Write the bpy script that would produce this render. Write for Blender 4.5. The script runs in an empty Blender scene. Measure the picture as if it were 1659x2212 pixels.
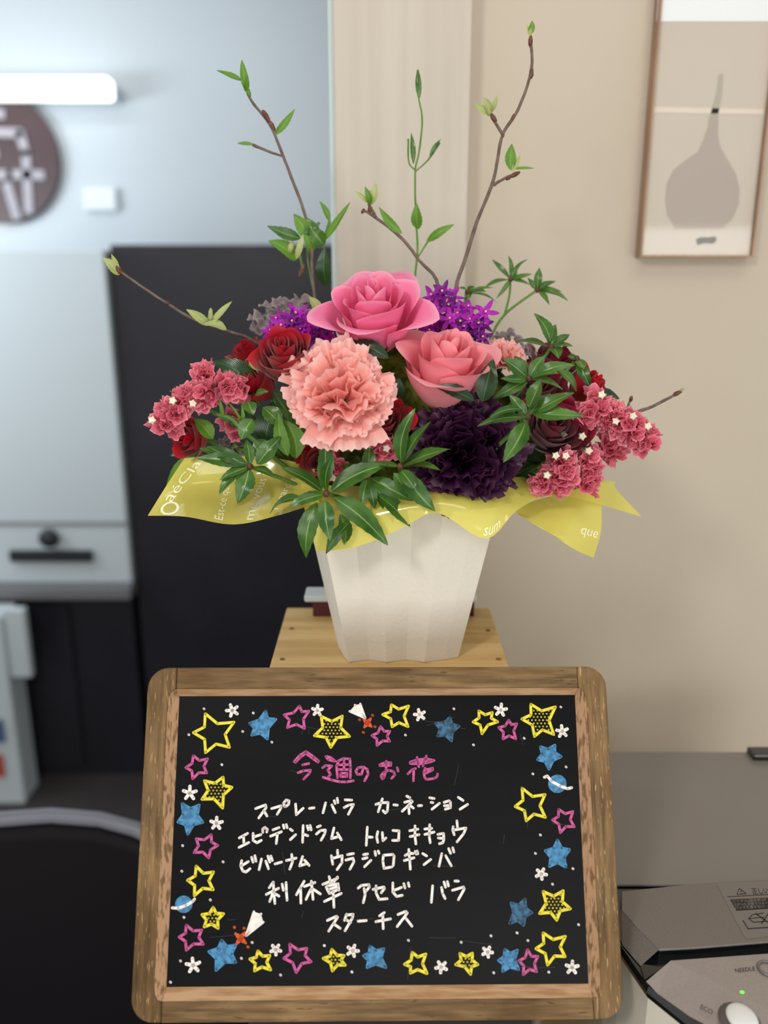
import bpy, math, random
from mathutils import Vector, Matrix, Quaternion, noise
random.seed(7)
sc = bpy.context.scene
COL = sc.collection

# ------------------------------------------------------------------ camera
CAMH = 1.60
PITCH = math.radians(15.5)
FPX, CX, CY = 1800.0, 829.5, 1106.0
cd = bpy.data.cameras.new('camera'); cam = bpy.data.objects.new('camera', cd); COL.objects.link(cam)
cam.location = (0, 0, CAMH); cam.rotation_euler = (math.pi/2 - PITCH, 0, 0)
cd.sensor_fit = 'HORIZONTAL'; cd.sensor_width = 36.0; cd.lens = FPX/1659*36
cd.clip_start = .02; cd.clip_end = 50
cd.dof.use_dof = True; cd.dof.focus_distance = .745; cd.dof.aperture_fstop = 39.06e-3/.0112
cd.dof.aperture_blades = 0
sc.camera = cam

# ------------------------------------------------------------------ world, exposure
def lin(c):
    c = c/255
    return c/12.92 if c <= .04045 else ((c+.055)/1.055)**2.4
def RGB(r, g, b): return (lin(r), lin(g), lin(b), 1)
w = bpy.data.worlds.new('world'); sc.world = w; w.use_nodes = True
w.node_tree.nodes['Background'].inputs[0].default_value = RGB(240, 240, 236)
w.node_tree.nodes['Background'].inputs[1].default_value = .72
sc.view_settings.view_transform = 'Standard'; sc.view_settings.look = 'None'
sc.view_settings.gamma = 1; sc.view_settings.exposure = 0; sc.view_settings.use_curve_mapping = False
sc.cycles.use_denoising = True
sc.cycles.max_bounces = 8; sc.cycles.transparent_max_bounces = 12
sc.cycles.caustics_reflective = False; sc.cycles.caustics_refractive = False

def area(name, loc, target, sx, sy, power, col):
    l = bpy.data.lights.new(name, 'AREA'); l.shape = 'RECTANGLE'; l.size = sx; l.size_y = sy
    l.energy = power; l.color = col[:3]
    o = bpy.data.objects.new(name, l); COL.objects.link(o); o.location = loc
    o.rotation_euler = (Vector(target)-Vector(loc)).to_track_quat('-Z', 'Y').to_euler()
    return o
area('key_lamp', (-.66, -.55, 2.32), (.1, .9, 1.3), .24, .24, 10, (1, .95, .88))
area('overhead_lamp', (.35, .25, 2.7), (.1, .85, 1.35), .9, .5, 5, (1, .96, .91))
area('far_wall_fill', (-2.0, 2.0, 1.86), (-.3, 3.2, 1.80), .8, .25, 13, (.86, .94, 1))  # added fill left of the frame, brightens the lower far wall
area('far_ceiling_lamp', (-1.1, 1.9, 2.7), (-1.1, 2.9, 1.3), 1.4, .3, 8, (.9, .95, 1))
area('front_fill_light', (.85, -2.2, 1.0), (.25, 1.0, 1.15), 2.2, 1.7, 41, (1, .985, .91))  # added soft fill behind the camera, brightens the low wall

# ------------------------------------------------------------------ helpers
fw = Vector((0, math.cos(PITCH), -math.sin(PITCH))); up = Vector((0, math.sin(PITCH), math.cos(PITCH)))
CAM = Vector((0, 0, CAMH))
def ray(px, py): return Vector(((px-CX)/FPX, 0, 0)) + up*(-(py-CY)/FPX) + fw
def P(px, py, Y):
    d = ray(px, py); return CAM + d*(Y/d.y)
def Pz(px, py, z):
    d = ray(px, py); return CAM + d*((z-CAMH)/d.z)
def mpp(px, py, Y): return (P(px, py, Y)-CAM).dot(fw)/FPX        # metres per pixel
def Pn(px, py, o, n):
    d = ray(px, py); return CAM + d*((o-CAM).dot(n)/d.dot(n))

def mat(name, col, rough=.6, spec=.4, metal=0, noise_s=0, col2=None, bump=0, bump_s=60, trans=0, coat=0, emit=0, alpha=1, ntype='OBJ', sss=0, stretch=None, ramp=(.35, .65)):
    m = bpy.data.materials.new(name); m.use_nodes = True
    nt = m.node_tree; N = nt.nodes; L = nt.links
    b = N['Principled BSDF']
    b.inputs['Base Color'].default_value = col; b.inputs['Roughness'].default_value = rough
    b.inputs['Specular IOR Level'].default_value = spec; b.inputs['Metallic'].default_value = metal
    b.inputs['Coat Weight'].default_value = coat; b.inputs['Coat Roughness'].default_value = .12
    if emit:
        b.inputs['Emission Color'].default_value = col; b.inputs['Emission Strength'].default_value = emit
    if alpha < 1: b.inputs['Alpha'].default_value = alpha
    tc = None
    if noise_s or bump:
        tc = N.new('ShaderNodeTexCoord'); mp = N.new('ShaderNodeMapping'); L.new(tc.outputs['Object'], mp.inputs[0])
        if stretch: mp.inputs['Scale'].default_value = stretch
    if noise_s and col2:
        nz = N.new('ShaderNodeTexNoise'); nz.inputs['Scale'].default_value = noise_s; nz.inputs['Detail'].default_value = 5
        L.new(mp.outputs[0], nz.inputs['Vector'])
        rp = N.new('ShaderNodeValToRGB'); rp.color_ramp.elements[0].position = ramp[0]; rp.color_ramp.elements[1].position = ramp[1]
        rp.color_ramp.elements[0].color = col; rp.color_ramp.elements[1].color = col2
        L.new(nz.outputs['Fac'], rp.inputs[0]); L.new(rp.outputs[0], b.inputs['Base Color'])
    if bump:
        nb = N.new('ShaderNodeTexNoise'); nb.inputs['Scale'].default_value = bump_s; nb.inputs['Detail'].default_value = 4
        L.new(mp.outputs[0], nb.inputs['Vector'])
        bp = N.new('ShaderNodeBump'); bp.inputs['Strength'].default_value = bump; bp.inputs['Distance'].default_value = .001
        L.new(nb.outputs['Fac'], bp.inputs['Height']); L.new(bp.outputs[0], b.inputs['Normal'])
    if trans:
        t = N.new('ShaderNodeBsdfTranslucent'); mx = N.new('ShaderNodeMixShader'); mx.inputs[0].default_value = trans
        src = b.inputs['Base Color'].links[0].from_socket if b.inputs['Base Color'].links else None
        if src: L.new(src, t.inputs[0])
        else: t.inputs[0].default_value = col
        out = N['Material Output']; L.new(b.outputs[0], mx.inputs[1]); L.new(t.outputs[0], mx.inputs[2]); L.new(mx.outputs[0], out.inputs[0])
    return m

def petal_mat(name, base, mid, tip, rough=.5, trans=.22, streak=0, streak_col=None, sheen=0, edge=.9, spec=.3):
    """colour runs along the petal (uv.y), fine streaks across (uv.x)"""
    m = bpy.data.materials.new(name); m.use_nodes = True; nt = m.node_tree; N = nt.nodes; L = nt.links
    b = N['Principled BSDF']; b.inputs['Roughness'].default_value = rough; b.inputs['Specular IOR Level'].default_value = spec
    uv = N.new('ShaderNodeUVMap'); sp = N.new('ShaderNodeSeparateXYZ'); L.new(uv.outputs[0], sp.inputs[0])
    rp = N.new('ShaderNodeValToRGB'); e = rp.color_ramp.elements
    e[0].position = 0; e[0].color = base; e[1].position = 1; e[1].color = tip
    k = e.new(.45); k.color = mid; k2 = e.new(edge); k2.color = mid
    L.new(sp.outputs[1], rp.inputs[0]); colr = rp.outputs[0]
    mp = N.new('ShaderNodeMapping'); mp.inputs['Scale'].default_value = (26, 1.2, 1); L.new(uv.outputs[0], mp.inputs[0])
    nz = N.new('ShaderNodeTexNoise'); nz.inputs['Scale'].default_value = 1; nz.inputs['Detail'].default_value = 3; L.new(mp.outputs[0], nz.inputs['Vector'])
    if streak:
        mr = N.new('ShaderNodeMapRange'); mr.inputs[1].default_value = .42; mr.inputs[2].default_value = .68; mr.inputs[4].default_value = streak
        L.new(nz.outputs['Fac'], mr.inputs[0])
        mx = N.new('ShaderNodeMix'); mx.data_type = 'RGBA'; L.new(mr.outputs[0], mx.inputs[0]); L.new(colr, mx.inputs[6])
        mx.inputs[7].default_value = streak_col; colr = mx.outputs[2]
    L.new(colr, b.inputs['Base Color'])
    bp = N.new('ShaderNodeBump'); bp.inputs['Strength'].default_value = .35; bp.inputs['Distance'].default_value = .0006
    L.new(nz.outputs['Fac'], bp.inputs['Height']); L.new(bp.outputs[0], b.inputs['Normal'])
    if sheen: b.inputs['Sheen Weight'].default_value = sheen
    t = N.new('ShaderNodeBsdfTranslucent'); L.new(colr, t.inputs[0])
    ms = N.new('ShaderNodeMixShader'); ms.inputs[0].default_value = trans
    L.new(b.outputs[0], ms.inputs[1]); L.new(t.outputs[0], ms.inputs[2]); L.new(ms.outputs[0], N['Material Output'].inputs[0])
    return m

def leaf_mat(name, c1, c2, rib, rough=.28, trans=.12, spot=None):
    m = bpy.data.materials.new(name); m.use_nodes = True; nt = m.node_tree; N = nt.nodes; L = nt.links
    b = N['Principled BSDF']; b.inputs['Roughness'].default_value = rough; b.inputs['Specular IOR Level'].default_value = .5
    uv = N.new('ShaderNodeUVMap'); sp = N.new('ShaderNodeSeparateXYZ'); L.new(uv.outputs[0], sp.inputs[0])
    tc = N.new('ShaderNodeTexCoord'); nz = N.new('ShaderNodeTexNoise'); nz.inputs['Scale'].default_value = 45; nz.inputs['Detail'].default_value = 3
    L.new(tc.outputs['Object'], nz.inputs['Vector'])
    rp = N.new('ShaderNodeValToRGB'); rp.color_ramp.elements[0].position = .38; rp.color_ramp.elements[1].position = .68
    rp.color_ramp.elements[0].color = c1; rp.color_ramp.elements[1].color = c2; L.new(nz.outputs['Fac'], rp.inputs[0])
    a = N.new('ShaderNodeMath'); a.operation = 'SUBTRACT'; a.inputs[1].default_value = .5; L.new(sp.outputs[0], a.inputs[0])
    ab = N.new('ShaderNodeMath'); ab.operation = 'ABSOLUTE'; L.new(a.outputs[0], ab.inputs[0])
    mr = N.new('ShaderNodeMapRange'); mr.inputs[1].default_value = .015; mr.inputs[2].default_value = .045; mr.inputs[3].default_value = .75; mr.inputs[4].default_value = 0
    L.new(ab.outputs[0], mr.inputs[0])
    mx = N.new('ShaderNodeMix'); mx.data_type = 'RGBA'; L.new(mr.outputs[0], mx.inputs[0]); L.new(rp.outputs[0], mx.inputs[6]); mx.inputs[7].default_value = rib
    L.new(mx.outputs[2], b.inputs['Base Color'])
    # side veins as fine relief
    wv = N.new('ShaderNodeMath'); wv.operation = 'MULTIPLY_ADD'; wv.inputs[1].default_value = -1.1
    L.new(ab.outputs[0], wv.inputs[0]); L.new(sp.outputs[1], wv.inputs[2])
    sn = N.new('ShaderNodeMath'); sn.operation = 'MULTIPLY'; sn.inputs[1].default_value = 70; L.new(wv.outputs[0], sn.inputs[0])
    s2 = N.new('ShaderNodeMath'); s2.operation = 'SINE'; L.new(sn.outputs[0], s2.inputs[0])
    bp = N.new('ShaderNodeBump'); bp.inputs['Strength'].default_value = .2; bp.inputs['Distance'].default_value = .0003
    L.new(s2.outputs[0], bp.inputs['Height']); L.new(bp.outputs[0], b.inputs['Normal'])
    t = N.new('ShaderNodeBsdfTranslucent'); t.inputs[0].default_value = RGB(110, 160, 50)
    ms = N.new('ShaderNodeMixShader'); ms.inputs[0].default_value = trans
    L.new(b.outputs[0], ms.inputs[1]); L.new(t.outputs[0], ms.inputs[2]); L.new(ms.outputs[0], N['Material Output'].inputs[0])
    return m

def obj(name, verts, faces, m, parent=None, origin=None, smooth=False, uv=None):
    o0 = origin if origin is not None else Vector((0, 0, 0))
    me = bpy.data.meshes.new(name)
    me.from_pydata([tuple(Vector(v)-o0) for v in verts], [], faces)
    if uv:
        l = me.uv_layers.new(name='UVMap')
        vi = [0]*len(me.loops); me.loops.foreach_get('vertex_index', vi)
        flat = []
        for i in vi: flat += uv[i]
        l.data.foreach_set('uv', flat)
    if smooth: me.polygons.foreach_set('use_smooth', [True]*len(me.polygons))
    me.materials.append(m); me.update()
    o = bpy.data.objects.new(name, me); COL.objects.link(o)
    if parent: o.parent = parent
    return o
def tag(o, label, cat=None, group=None, kind=None):
    if label: o['label'] = label
    if cat: o['category'] = cat
    if group: o['group'] = group
    if kind: o['kind'] = kind
    return o
class Thing:
    """an Empty at the thing's base; parts are given in world coordinates"""
    def __init__(s, name, label, cat, loc, group=None):
        s.e = bpy.data.objects.new(name, None); COL.objects.link(s.e); s.loc = Vector(loc); s.e.location = s.loc
        s.e.empty_display_size = .01
        tag(s.e, label, cat, group)
    def add(s, name, vf, m, parent=None, smooth=False, uv=None, label=None):
        if len(vf) == 3: uv = vf[2]
        o = obj(name, vf[0], vf[1], m, parent or s.e, s.loc, smooth, uv)
        if label: o['label'] = label
        return o
def bevel(o, w_, seg=2):
    m = o.modifiers.new('bevel', 'BEVEL'); m.width = w_; m.segments = seg; m.limit_method = 'ANGLE'; return o
def box(x0, x1, y0, y1, z0, z1):
    v = [(x, y, z) for z in (z0, z1) for y in (y0, y1) for x in (x0, x1)]
    return v, [(0, 2, 3, 1), (4, 5, 7, 6), (0, 1, 5, 4), (2, 6, 7, 3), (0, 4, 6, 2), (1, 3, 7, 5)]
def join(*vfs):
    V, F = [], []
    for a in vfs:
        n = len(V); V += [tuple(v) for v in a[0]]; F += [tuple(i+n for i in f) for f in a[1]]
    return V, F
def prism(pts, off):
    """polygon of 3-D points pushed along a vector"""
    n = len(pts); off = Vector(off); V = [Vector(p) for p in pts]+[Vector(p)+off for p in pts]
    F = [tuple(range(n)), tuple(range(2*n-1, n-1, -1))]+[(i, i+n, (i+1) % n+n, (i+1) % n) for i in range(n)]
    return V, F
def frame_of(t):
    t = Vector(t).normalized(); a = Vector((0, 0, 1)) if abs(t.z) < .9 else Vector((1, 0, 0))
    s = t.cross(a).normalized(); return s, s.cross(t).normalized(), t
def tube(pts, rad, n=7, jitter=0):
    pts = [Vector(p) for p in pts]; V, F = [], []
    if not isinstance(rad, (list, tuple)): rad = [rad]*len(pts)
    prev = None
    for i, p in enumerate(pts):
        t = (pts[min(i+1, len(pts)-1)]-pts[max(i-1, 0)]).normalized()
        if prev is None: s, u, _ = frame_of(t)
        else:
            s = (prev-t*prev.dot(t)).normalized(); u = s.cross(t)
        prev = s
        for k in range(n):
            a = 2*math.pi*k/n; r = rad[i]*(1+random.uniform(-jitter, jitter)); V.append(p+(s*math.cos(a)+u*math.sin(a))*r)
    for i in range(len(pts)-1):
        for k in range(n):
            F.append((i*n+k, i*n+(k+1) % n, (i+1)*n+(k+1) % n, (i+1)*n+k))
    F.append(tuple(range(n-1, -1, -1))); F.append(tuple(range((len(pts)-1)*n, len(pts)*n)))
    return V, F
def catmull(pts, sub=5):
    pts = [Vector(p) for p in pts]
    if len(pts) < 3: return pts
    q = [2*pts[0]-pts[1]]+pts+[2*pts[-1]-pts[-2]]; out = []
    for i in range(1, len(q)-2):
        a, b, c, d = q[i-1:i+3]
        for k in range(sub):
            t = k/sub
            out.append(.5*((2*b)+(c-a)*t+(2*a-5*b+4*c-d)*t*t+(3*b-a-3*c+d)*t**3))
    out.append(pts[-1]); return out
def grid(f, nu, nv):
    V, F, U = [], [], []
    for j in range(nv+1):
        for i in range(nu+1):
            V.append(f(i/nu, j/nv)); U.append((i/nu, j/nv))
    for j in range(nv):
        for i in range(nu):
            a = j*(nu+1)+i; F.append((a, a+1, a+nu+2, a+nu+1))
    return V, F, U
def blob(c, rx, ry, rz, amp=.0, nf=20, nu=16, nv=10, axes=None):
    c = Vector(c); V, F = [], []
    ax = axes or (Vector((1, 0, 0)), Vector((0, 1, 0)), Vector((0, 0, 1)))
    for j in range(nv+1):
        th = math.pi*j/nv
        for i in range(nu):
            ph = 2*math.pi*i/nu
            d = Vector((math.sin(th)*math.cos(ph), math.sin(th)*math.sin(ph), math.cos(th)))
            k = 1+amp*noise.noise((c+d*.05)*nf)
            V.append(c+(ax[0]*d.x*rx+ax[1]*d.y*ry+ax[2]*d.z*rz)*k)
    for j in range(nv):
        for i in range(nu):
            F.append((j*nu+i, (j+1)*nu+i, (j+1)*nu+(i+1) % nu, j*nu+(i+1) % nu))
    return V, F
def text_mesh(s, size=1.0):
    cu = bpy.data.curves.new('t', 'FONT'); cu.body = s; cu.size = size; cu.resolution_u = 3
    o = bpy.data.objects.new('t', cu); COL.objects.link(o)
    me = bpy.data.meshes.new_from_object(o.evaluated_get(bpy.context.evaluated_depsgraph_get()))
    V = [v.co.copy() for v in me.vertices]; F = [tuple(p.vertices) for p in me.polygons]
    bpy.data.objects.remove(o); bpy.data.curves.remove(cu); bpy.data.meshes.remove(me)
    return V, F
def S(name, vf, m, smooth=False):
    o = obj(name, vf[0], vf[1], m, None, None, smooth); o['kind'] = 'structure'; return o

# ------------------------------------------------------------------ setting
m_wall = mat('beige_wall', RGB(198, 187, 171), .75, .2, noise_s=3, col2=RGB(194, 182, 166), bump=.15, bump_s=300)
m_colm = mat('column_grain', RGB(190, 180, 167), .5, .3, noise_s=9, col2=RGB(202, 193, 181), stretch=(6, 6, .25), ramp=(.3, .7))
m_far = mat('far_wall_pale_blue', RGB(204, 214, 222), .35, .5)
m_floor = mat('dark_floor', RGB(62, 58, 60), .45, .4, noise_s=2, col2=RGB(76, 70, 70))
m_ceil = mat('ceiling_white', RGB(215, 213, 208), .9, .2)
m_skirt = mat('grey_trim', RGB(150, 140, 128), .5)
S('floor', box(-3, 2, -3, 3.3, -.05, 0), m_floor)
S('ceiling', box(-3, 2, -.4, 3.3, 2.75, 2.8), m_ceil)
WY = 1.10
S('wall_right', box(-.04, 2, WY, WY+.1, 0, 2.75), m_wall)
cxl = P(722, 300, 1.06).x; cxr = P(1014, 300, 1.06).x
bevel(S('trim_1', box(cxl, cxr, 1.06, WY+.14, 0, 2.75), m_colm), .003)
S('lit_column_edge', box(cxl-.006, cxl, 1.075, WY+.12, 0, 2.75), mat('bluish_lit_edge', RGB(205, 222, 224), .4))  # column's left side, bluish room light painted into its colour
S('wall_far', box(-3, 2, 3.2, 3.3, 0, 2.75), m_far)
S('baseboard_right', box(cxr, 2, WY-.012, WY, 0, .08), m_skirt)

# ------------------------------------------------------------------ far room (left)
m_black = mat('black_cabinet', RGB(40, 40, 50), .38, .4, noise_s=4, col2=RGB(34, 33, 42))
m_white = mat('white_cabinet', RGB(202, 213, 220), .4, .4)
m_greye = mat('grey_edge', RGB(120, 120, 124), .5)
m_dark = mat('dark_plastic', RGB(40, 44, 50), .4)
t = Thing('storage_cabinet', 'tall black storage cabinet in the back room, left of the beige column', 'cabinet', (-.35, 2.7, 0))
bevel(t.add('body', box(-.785, .2, 2.5, 3.0, .06, CAMH+.10), m_black), .004)
t.add('plinth', box(-.77, .18, 2.53, 3.0, 0, .06), m_dark)
for k in range(1):
    x0 = -.782
    d = bevel(t.add('door', box(x0, x0+.975, 2.482, 2.499, .08, CAMH+.08), m_black), .003)
    t.add('door_handle', box(x0+.90, x0+.915, 2.46, 2.481, .95, 1.05), m_black, parent=d)
t = Thing('white_cabinet', 'white upright cabinet with small dark knob and long slot at far left', 'cabinet', (-1.3, 2.7, .455))
wz0 = CAMH-.915
bevel(t.add('body', box(-1.95, -.79, 2.46, 3.05, wz0, CAMH+.085), m_white), .006)
a = P(20, 1190, 2.45); b_ = P(200, 1213, 2.45)
t.add('slot', box(a.x, b_.x, 2.445, 2.465, b_.z, a.z), m_dark)
k = P(105, 1163, 2.44); t.add('knob', blob(k, .032, .02, .03), m_dark, smooth=True)
a = P(0, 1135, 2.45); t.add('panel_seam', box(-1.95, -.79, 2.455, 2.462, a.z, a.z+.008), m_greye)
bevel(tag(obj('counter_top', *box(-1.97, -.786, 2.42, 3.08, wz0-.04, wz0-.001), m_greye), 'grey counter slab carrying the white upright cabinet', 'counter'), .004)
t = Thing('base_cabinet', 'low black base cabinet under the grey counter slab at far left', 'cabinet', (-1.3, 2.7, 0))
t.add('body', box(-1.95, -.8, 2.47, 3.05, 0, wz0-.041), m_black)
t.add('door', box(-1.6, -1.0, 2.455, 2.469, .04, wz0-.07), m_black)
# white trolley lower left
t = Thing('drawer_unit', 'white drawer unit with a side grip at the left edge of the picture', 'drawer unit', (-1.3, 2.35, 0))
a = P(10, 1400, 2.30)
bevel(t.add('body', box(-1.60, a.x, 2.30, 2.41, 0, wz0-.045), m_white), .006)
g = P(62, 1395, 2.28)
bevel(t.add('grip', box(a.x+.001, P(66, 1470, 2.3).x, 2.31, 2.34, P(0, 1475, 2.28).z, P(0, 1325, 2.28).z), m_white), .006)
for i, (py, c, lb, nm) in enumerate([(1580, RGB(70, 100, 140), 'blue card', 'blue'), (1655, RGB(190, 70, 60), 'red card', 'red')]):
    q = P(-8, py, 2.295)
    tag(obj('sticker_card', *box(q.x-.10, q.x+.022, 2.289, 2.2985, q.z-.035, q.z+.04), mat('card_'+nm, c, .5)), nm+' card fixed to the white drawer unit at far left', 'card')
# round sign
sy = 3.17
t = Thing('round_sign', 'round dark brown sign with grey emblem on the far pale wall', 'sign', P(-8, 342, sy))
m_brown = mat('sign_brown', RGB(78, 58, 62), .4); m_emb = mat('sign_grey', RGB(176, 172, 182), .5)
c = P(-8, 342, sy-.01); r = 133*mpp(-8, 342, sy)
t.add('disc', prism([c+Vector((r*math.cos(a*math.pi/32), 0, r*math.sin(a*math.pi/32))) for a in range(64)], (0, .03, 0)), m_brown)
def strokes_on(pts_list, wpx, Y):
    vf = []
    for pl in pts_list:
        pp = [P(x, y, Y) for x, y in pl]; h = wpx*mpp(0, 340, Y)/2
        for i in range(len(pp)-1):
            d = (pp[i+1]-pp[i]).normalized(); n = Vector((-d.z, 0, d.x))*h; d = d*h*.6
            vf.append(prism([pp[i]-d-n, pp[i+1]+d-n, pp[i+1]+d+n, pp[i]-d+n], (0, .004, 0)))
    return join(*vf)
t.add('emblem', strokes_on([[(-30, 285), (42, 287), (55, 330), (62, 455)], [(-20, 378), (20, 376), (90, 378)], [(15, 400), (35, 468)], [(-40, 240), (4, 246)], [(-60, 300), (-60, 440)], [(-60, 330), (-10, 330)]], 19, sy-.016), m_emb)
# lamp bar on the far wall
m_glow = mat('lamp_white', (1, .99, .96, 1), .4, emit=2.2)
t = Thing('light_bar', 'long white glowing light bar above the round brown sign', 'lamp', P(60, 190, 3.1))
a = P(-260, 218, 3.1); b_ = P(242, 172, 3.1)
bevel(t.add('diffuser', box(a.x, b_.x, 3.05, 3.12, a.z, b_.z), m_glow), .01)
t.add('housing', box(a.x, b_.x, 3.121, 3.199, a.z+.01, b_.z-.01), m_white)
a = P(215, 430, 3.17)
bevel(tag(obj('glow_plate', *box(a.x-.06, a.x+.06, 3.17, 3.199, a.z-.04, a.z+.04), mat('glow_white', RGB(235, 243, 250), .4)), 'small white plate painted in place of a glow on the far wall, right of the round sign', 'glow plate'), .01)  # soft glow on the far wall, painted as a white plate

# ------------------------------------------------------------------ framed picture on the right wall
py_ = WY-.022
x0 = P(1383, 553, py_).x; x1 = P(1628, 553, py_).x; zb = P(1383, 556, py_).z; zt = zb+.62
t = Thing('framed_picture', 'tall framed picture of a pale flask vase on the beige wall', 'picture', ((x0+x1)/2, WY-.01, zb))
m_fr = mat('frame_brown', RGB(150, 118, 96), .4, noise_s=20, col2=RGB(170, 134, 110)); m_pap = mat('picture_paper', RGB(202, 191, 177), .7, noise_s=5, col2=RGB(208, 197, 183))
t.add('backing', box(x0+.002, x1-.002, WY-.014, WY-.001, zb+.002, zt-.002), m_pap)
fwid = .0025
for nm, bx in (('frame_bar', box(x0, x0+fwid, py_, WY-.0005, zb, zt)), ('frame_bar', box(x1-fwid, x1, py_, WY-.0005, zb, zt)), ('frame_bar', box(x0+fwid, x1-fwid, py_, WY-.0005, zb, zb+fwid)), ('frame_bar', box(x0+fwid, x1-fwid, py_, WY-.0005, zt-fwid, zt))):
    t.add(nm, bx, m_fr)
pp = WY-.0145
def pic(pts): return prism([P(x, y, pp) for x, y in pts], (0, .0004, 0))
R_ = [(1552, 250), (1551, 290), (1556, 318), (1572, 345), (1590, 375), (1598, 408), (1596, 440), (1584, 470), (1562, 494)]
Lf = [(1460, 494), (1442, 465), (1437, 430), (1441, 395), (1456, 366), (1482, 345), (1508, 328), (1521, 300), (1530, 270), (1532, 250)]
t.add('flask_print', pic(R_+Lf), mat('flask_print', RGB(178, 166, 156), .7))
t.add('stem_print', join(pic([(1534, 249), (1548, 200), (1553, 160), (1563, 160), (1560, 205), (1551, 249)])), mat('stem_print', RGB(180, 172, 158), .7))
t.add('shelf_print', pic([(1405, 243), (1650, 247), (1650, 236), (1405, 231)]), mat('shelf_print', RGB(228, 216, 200), .7))
t.add('signature_print', pic([(1503, 517), (1515, 512), (1530, 513), (1545, 510), (1549, 518), (1540, 527), (1522, 525), (1507, 530)]), mat('signature_ink', RGB(60, 54, 48), .6))
t.add('painted_reflection', pic([(1418, 46), (1700, 46), (1700, -40), (1424, -40)]), mat('reflection_white', RGB(244, 248, 252), .5))  # bright reflection in the glass, painted as a white patch on the picture
gm = mat('picture_glass', (1, 1, 1, 1), .03, .5); gn = gm.node_tree; gb = gn.nodes['Principled BSDF']
tr = gn.nodes.new('ShaderNodeBsdfTransparent'); gl = gn.nodes.new('ShaderNodeBsdfGlossy'); gl.inputs['Roughness'].default_value = .04
fr = gn.nodes.new('ShaderNodeFresnel'); fr.inputs[0].default_value = 1.4; mx = gn.nodes.new('ShaderNodeMixShader')
mx.inputs[0].default_value = .035; gn.links.new(tr.outputs[0], mx.inputs[1]); gn.links.new(gl.outputs[0], mx.inputs[2]); gn.links.new(mx.outputs[0], gn.nodes['Material Output'].inputs[0])
t.add('glass', box(x0+fwid, x1-fwid, WY-.019, WY-.0175, zb+fwid, zt-fwid), gm)

# ------------------------------------------------------------------ chair lower left
t = Thing('chair', 'black chair with rounded back and grey rim at lower left', 'chair', (-.55, 1.15, 0))
m_chair = mat('chair_black', RGB(20, 18, 22), .6, .15); m_rim = mat('chair_rim', RGB(118, 120, 132), .3, .5)
cc = P(118, 1750, 1.02); hw, hh = .31, .27
def chair_out(s, y, z_off=0, n=40):
    out = []
    for k in range(n):
        a = 2*math.pi*k/n; ca, sa = math.cos(a), math.sin(a)
        x = hw*s*math.copysign(abs(ca)**.8, ca); z = hh*s*math.copysign(abs(sa)**.8, sa)
        out.append(Vector((cc.x+x, y+.10*(x/hw)**2*-1+.0, cc.z-hh+z)))
    return out
def lofted(rings):
    V, F = [], []; n = len(rings[0])
    for r_ in rings: V += r_
    for j in range(len(rings)-1):
        for i in range(n): F.append((j*n+i, j*n+(i+1) % n, (j+1)*n+(i+1) % n, (j+1)*n+i))
    F.append(tuple(range(n-1, -1, -1))); F.append(tuple(range((len(rings)-1)*n, len(rings)*n)))
    return V, F
t.add('backrest', lofted([chair_out(.90, .990), chair_out(.965, .995), chair_out(.965, 1.02), chair_out(.9, 1.03)]), m_chair, smooth=True)
ring = chair_out(1.0, 1.008); ring.append(ring[0])
t.add('back_rim', tube(ring, .011, 8), m_rim, smooth=True)
wy = .74
t.add('seat', lofted([[Vector((cc.x+.25*math.cos(a*.2094), wy+.23*math.sin(a*.2094), z)) for a in range(30)] for z in (.44, .50)]), m_chair, smooth=False)
t.add('stem', tube([(cc.x, wy, .06), (cc.x, wy, .44)], .03, 12), m_rim, smooth=True)
t.add('back_support', tube([(cc.x, 1.0, .58), (cc.x, .98, .47), (cc.x, .90, .43)], .02, 8), m_chair, smooth=True)
for k in range(5):
    a = k*2*math.pi/5+.3
    t.add('leg', tube([(cc.x, wy, .09), (cc.x+.27*math.cos(a), wy+.27*math.sin(a), .03)], [.022, .016], 8), m_rim, smooth=True)

# ------------------------------------------------------------------ wooden pedestal box
m_pine = mat('pine', RGB(222, 190, 134), .5, .3, noise_s=7, col2=RGB(200, 164, 106), stretch=(1, 9, 9), bump=.1)
m_knot = mat('pine_knot', RGB(140, 98, 56), .6)
ZT = CAMH-.364
sx0, sx1 = P(620, 1310, .90).x, P(1058, 1310, .90).x
t = Thing('wooden_pedestal', 'pale pine box pedestal that the white flower pot stands on', 'pedestal', ((sx0+sx1)/2, .79, 0))
nb = 3
ys = [.683+(.90-.683)*i/nb for i in range(nb+1)]
for i in range(nb):
    bevel(t.add('plank', box(sx0, sx1, ys[i]+.0005, ys[i+1]-.0005, ZT-.015, ZT), m_pine), .0015)
t.add('side_panel', box(sx0, sx0+.014, .683, .90, 0, ZT-.0155), m_pine); t.add('side_panel', box(sx1-.014, sx1, .683, .90, 0, ZT-.0155), m_pine)
t.add('front_panel', box(sx0+.0145, sx1-.0145, .683, .697, 0, ZT-.0155), m_pine); t.add('back_panel', box(sx0+.0145, sx1-.0145, .886, .90, 0, ZT-.0155), m_pine)
for (x, y) in [(630, 1358), (610, 1424), (1054, 1362), (1077, 1424)]:
    q = Pz(x, y, ZT); t.add('nail_head', prism([q+Vector((.0028*math.cos(a), .0028*math.sin(a), 0)) for a in [k*math.pi/5 for k in range(10)]], (0, 0, .0005)), m_knot)
# ledge that carries the board
ZL = CAMH-.5815
tag(obj('board_ledge', *box(sx0, sx1, .552, .682, 0, ZL), mat('dark_wood', RGB(40, 34, 30), .6)), 'dark ledge block that the message board stands on', 'ledge')  # ledge coloured dark so the strip below the board stays dark
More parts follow.
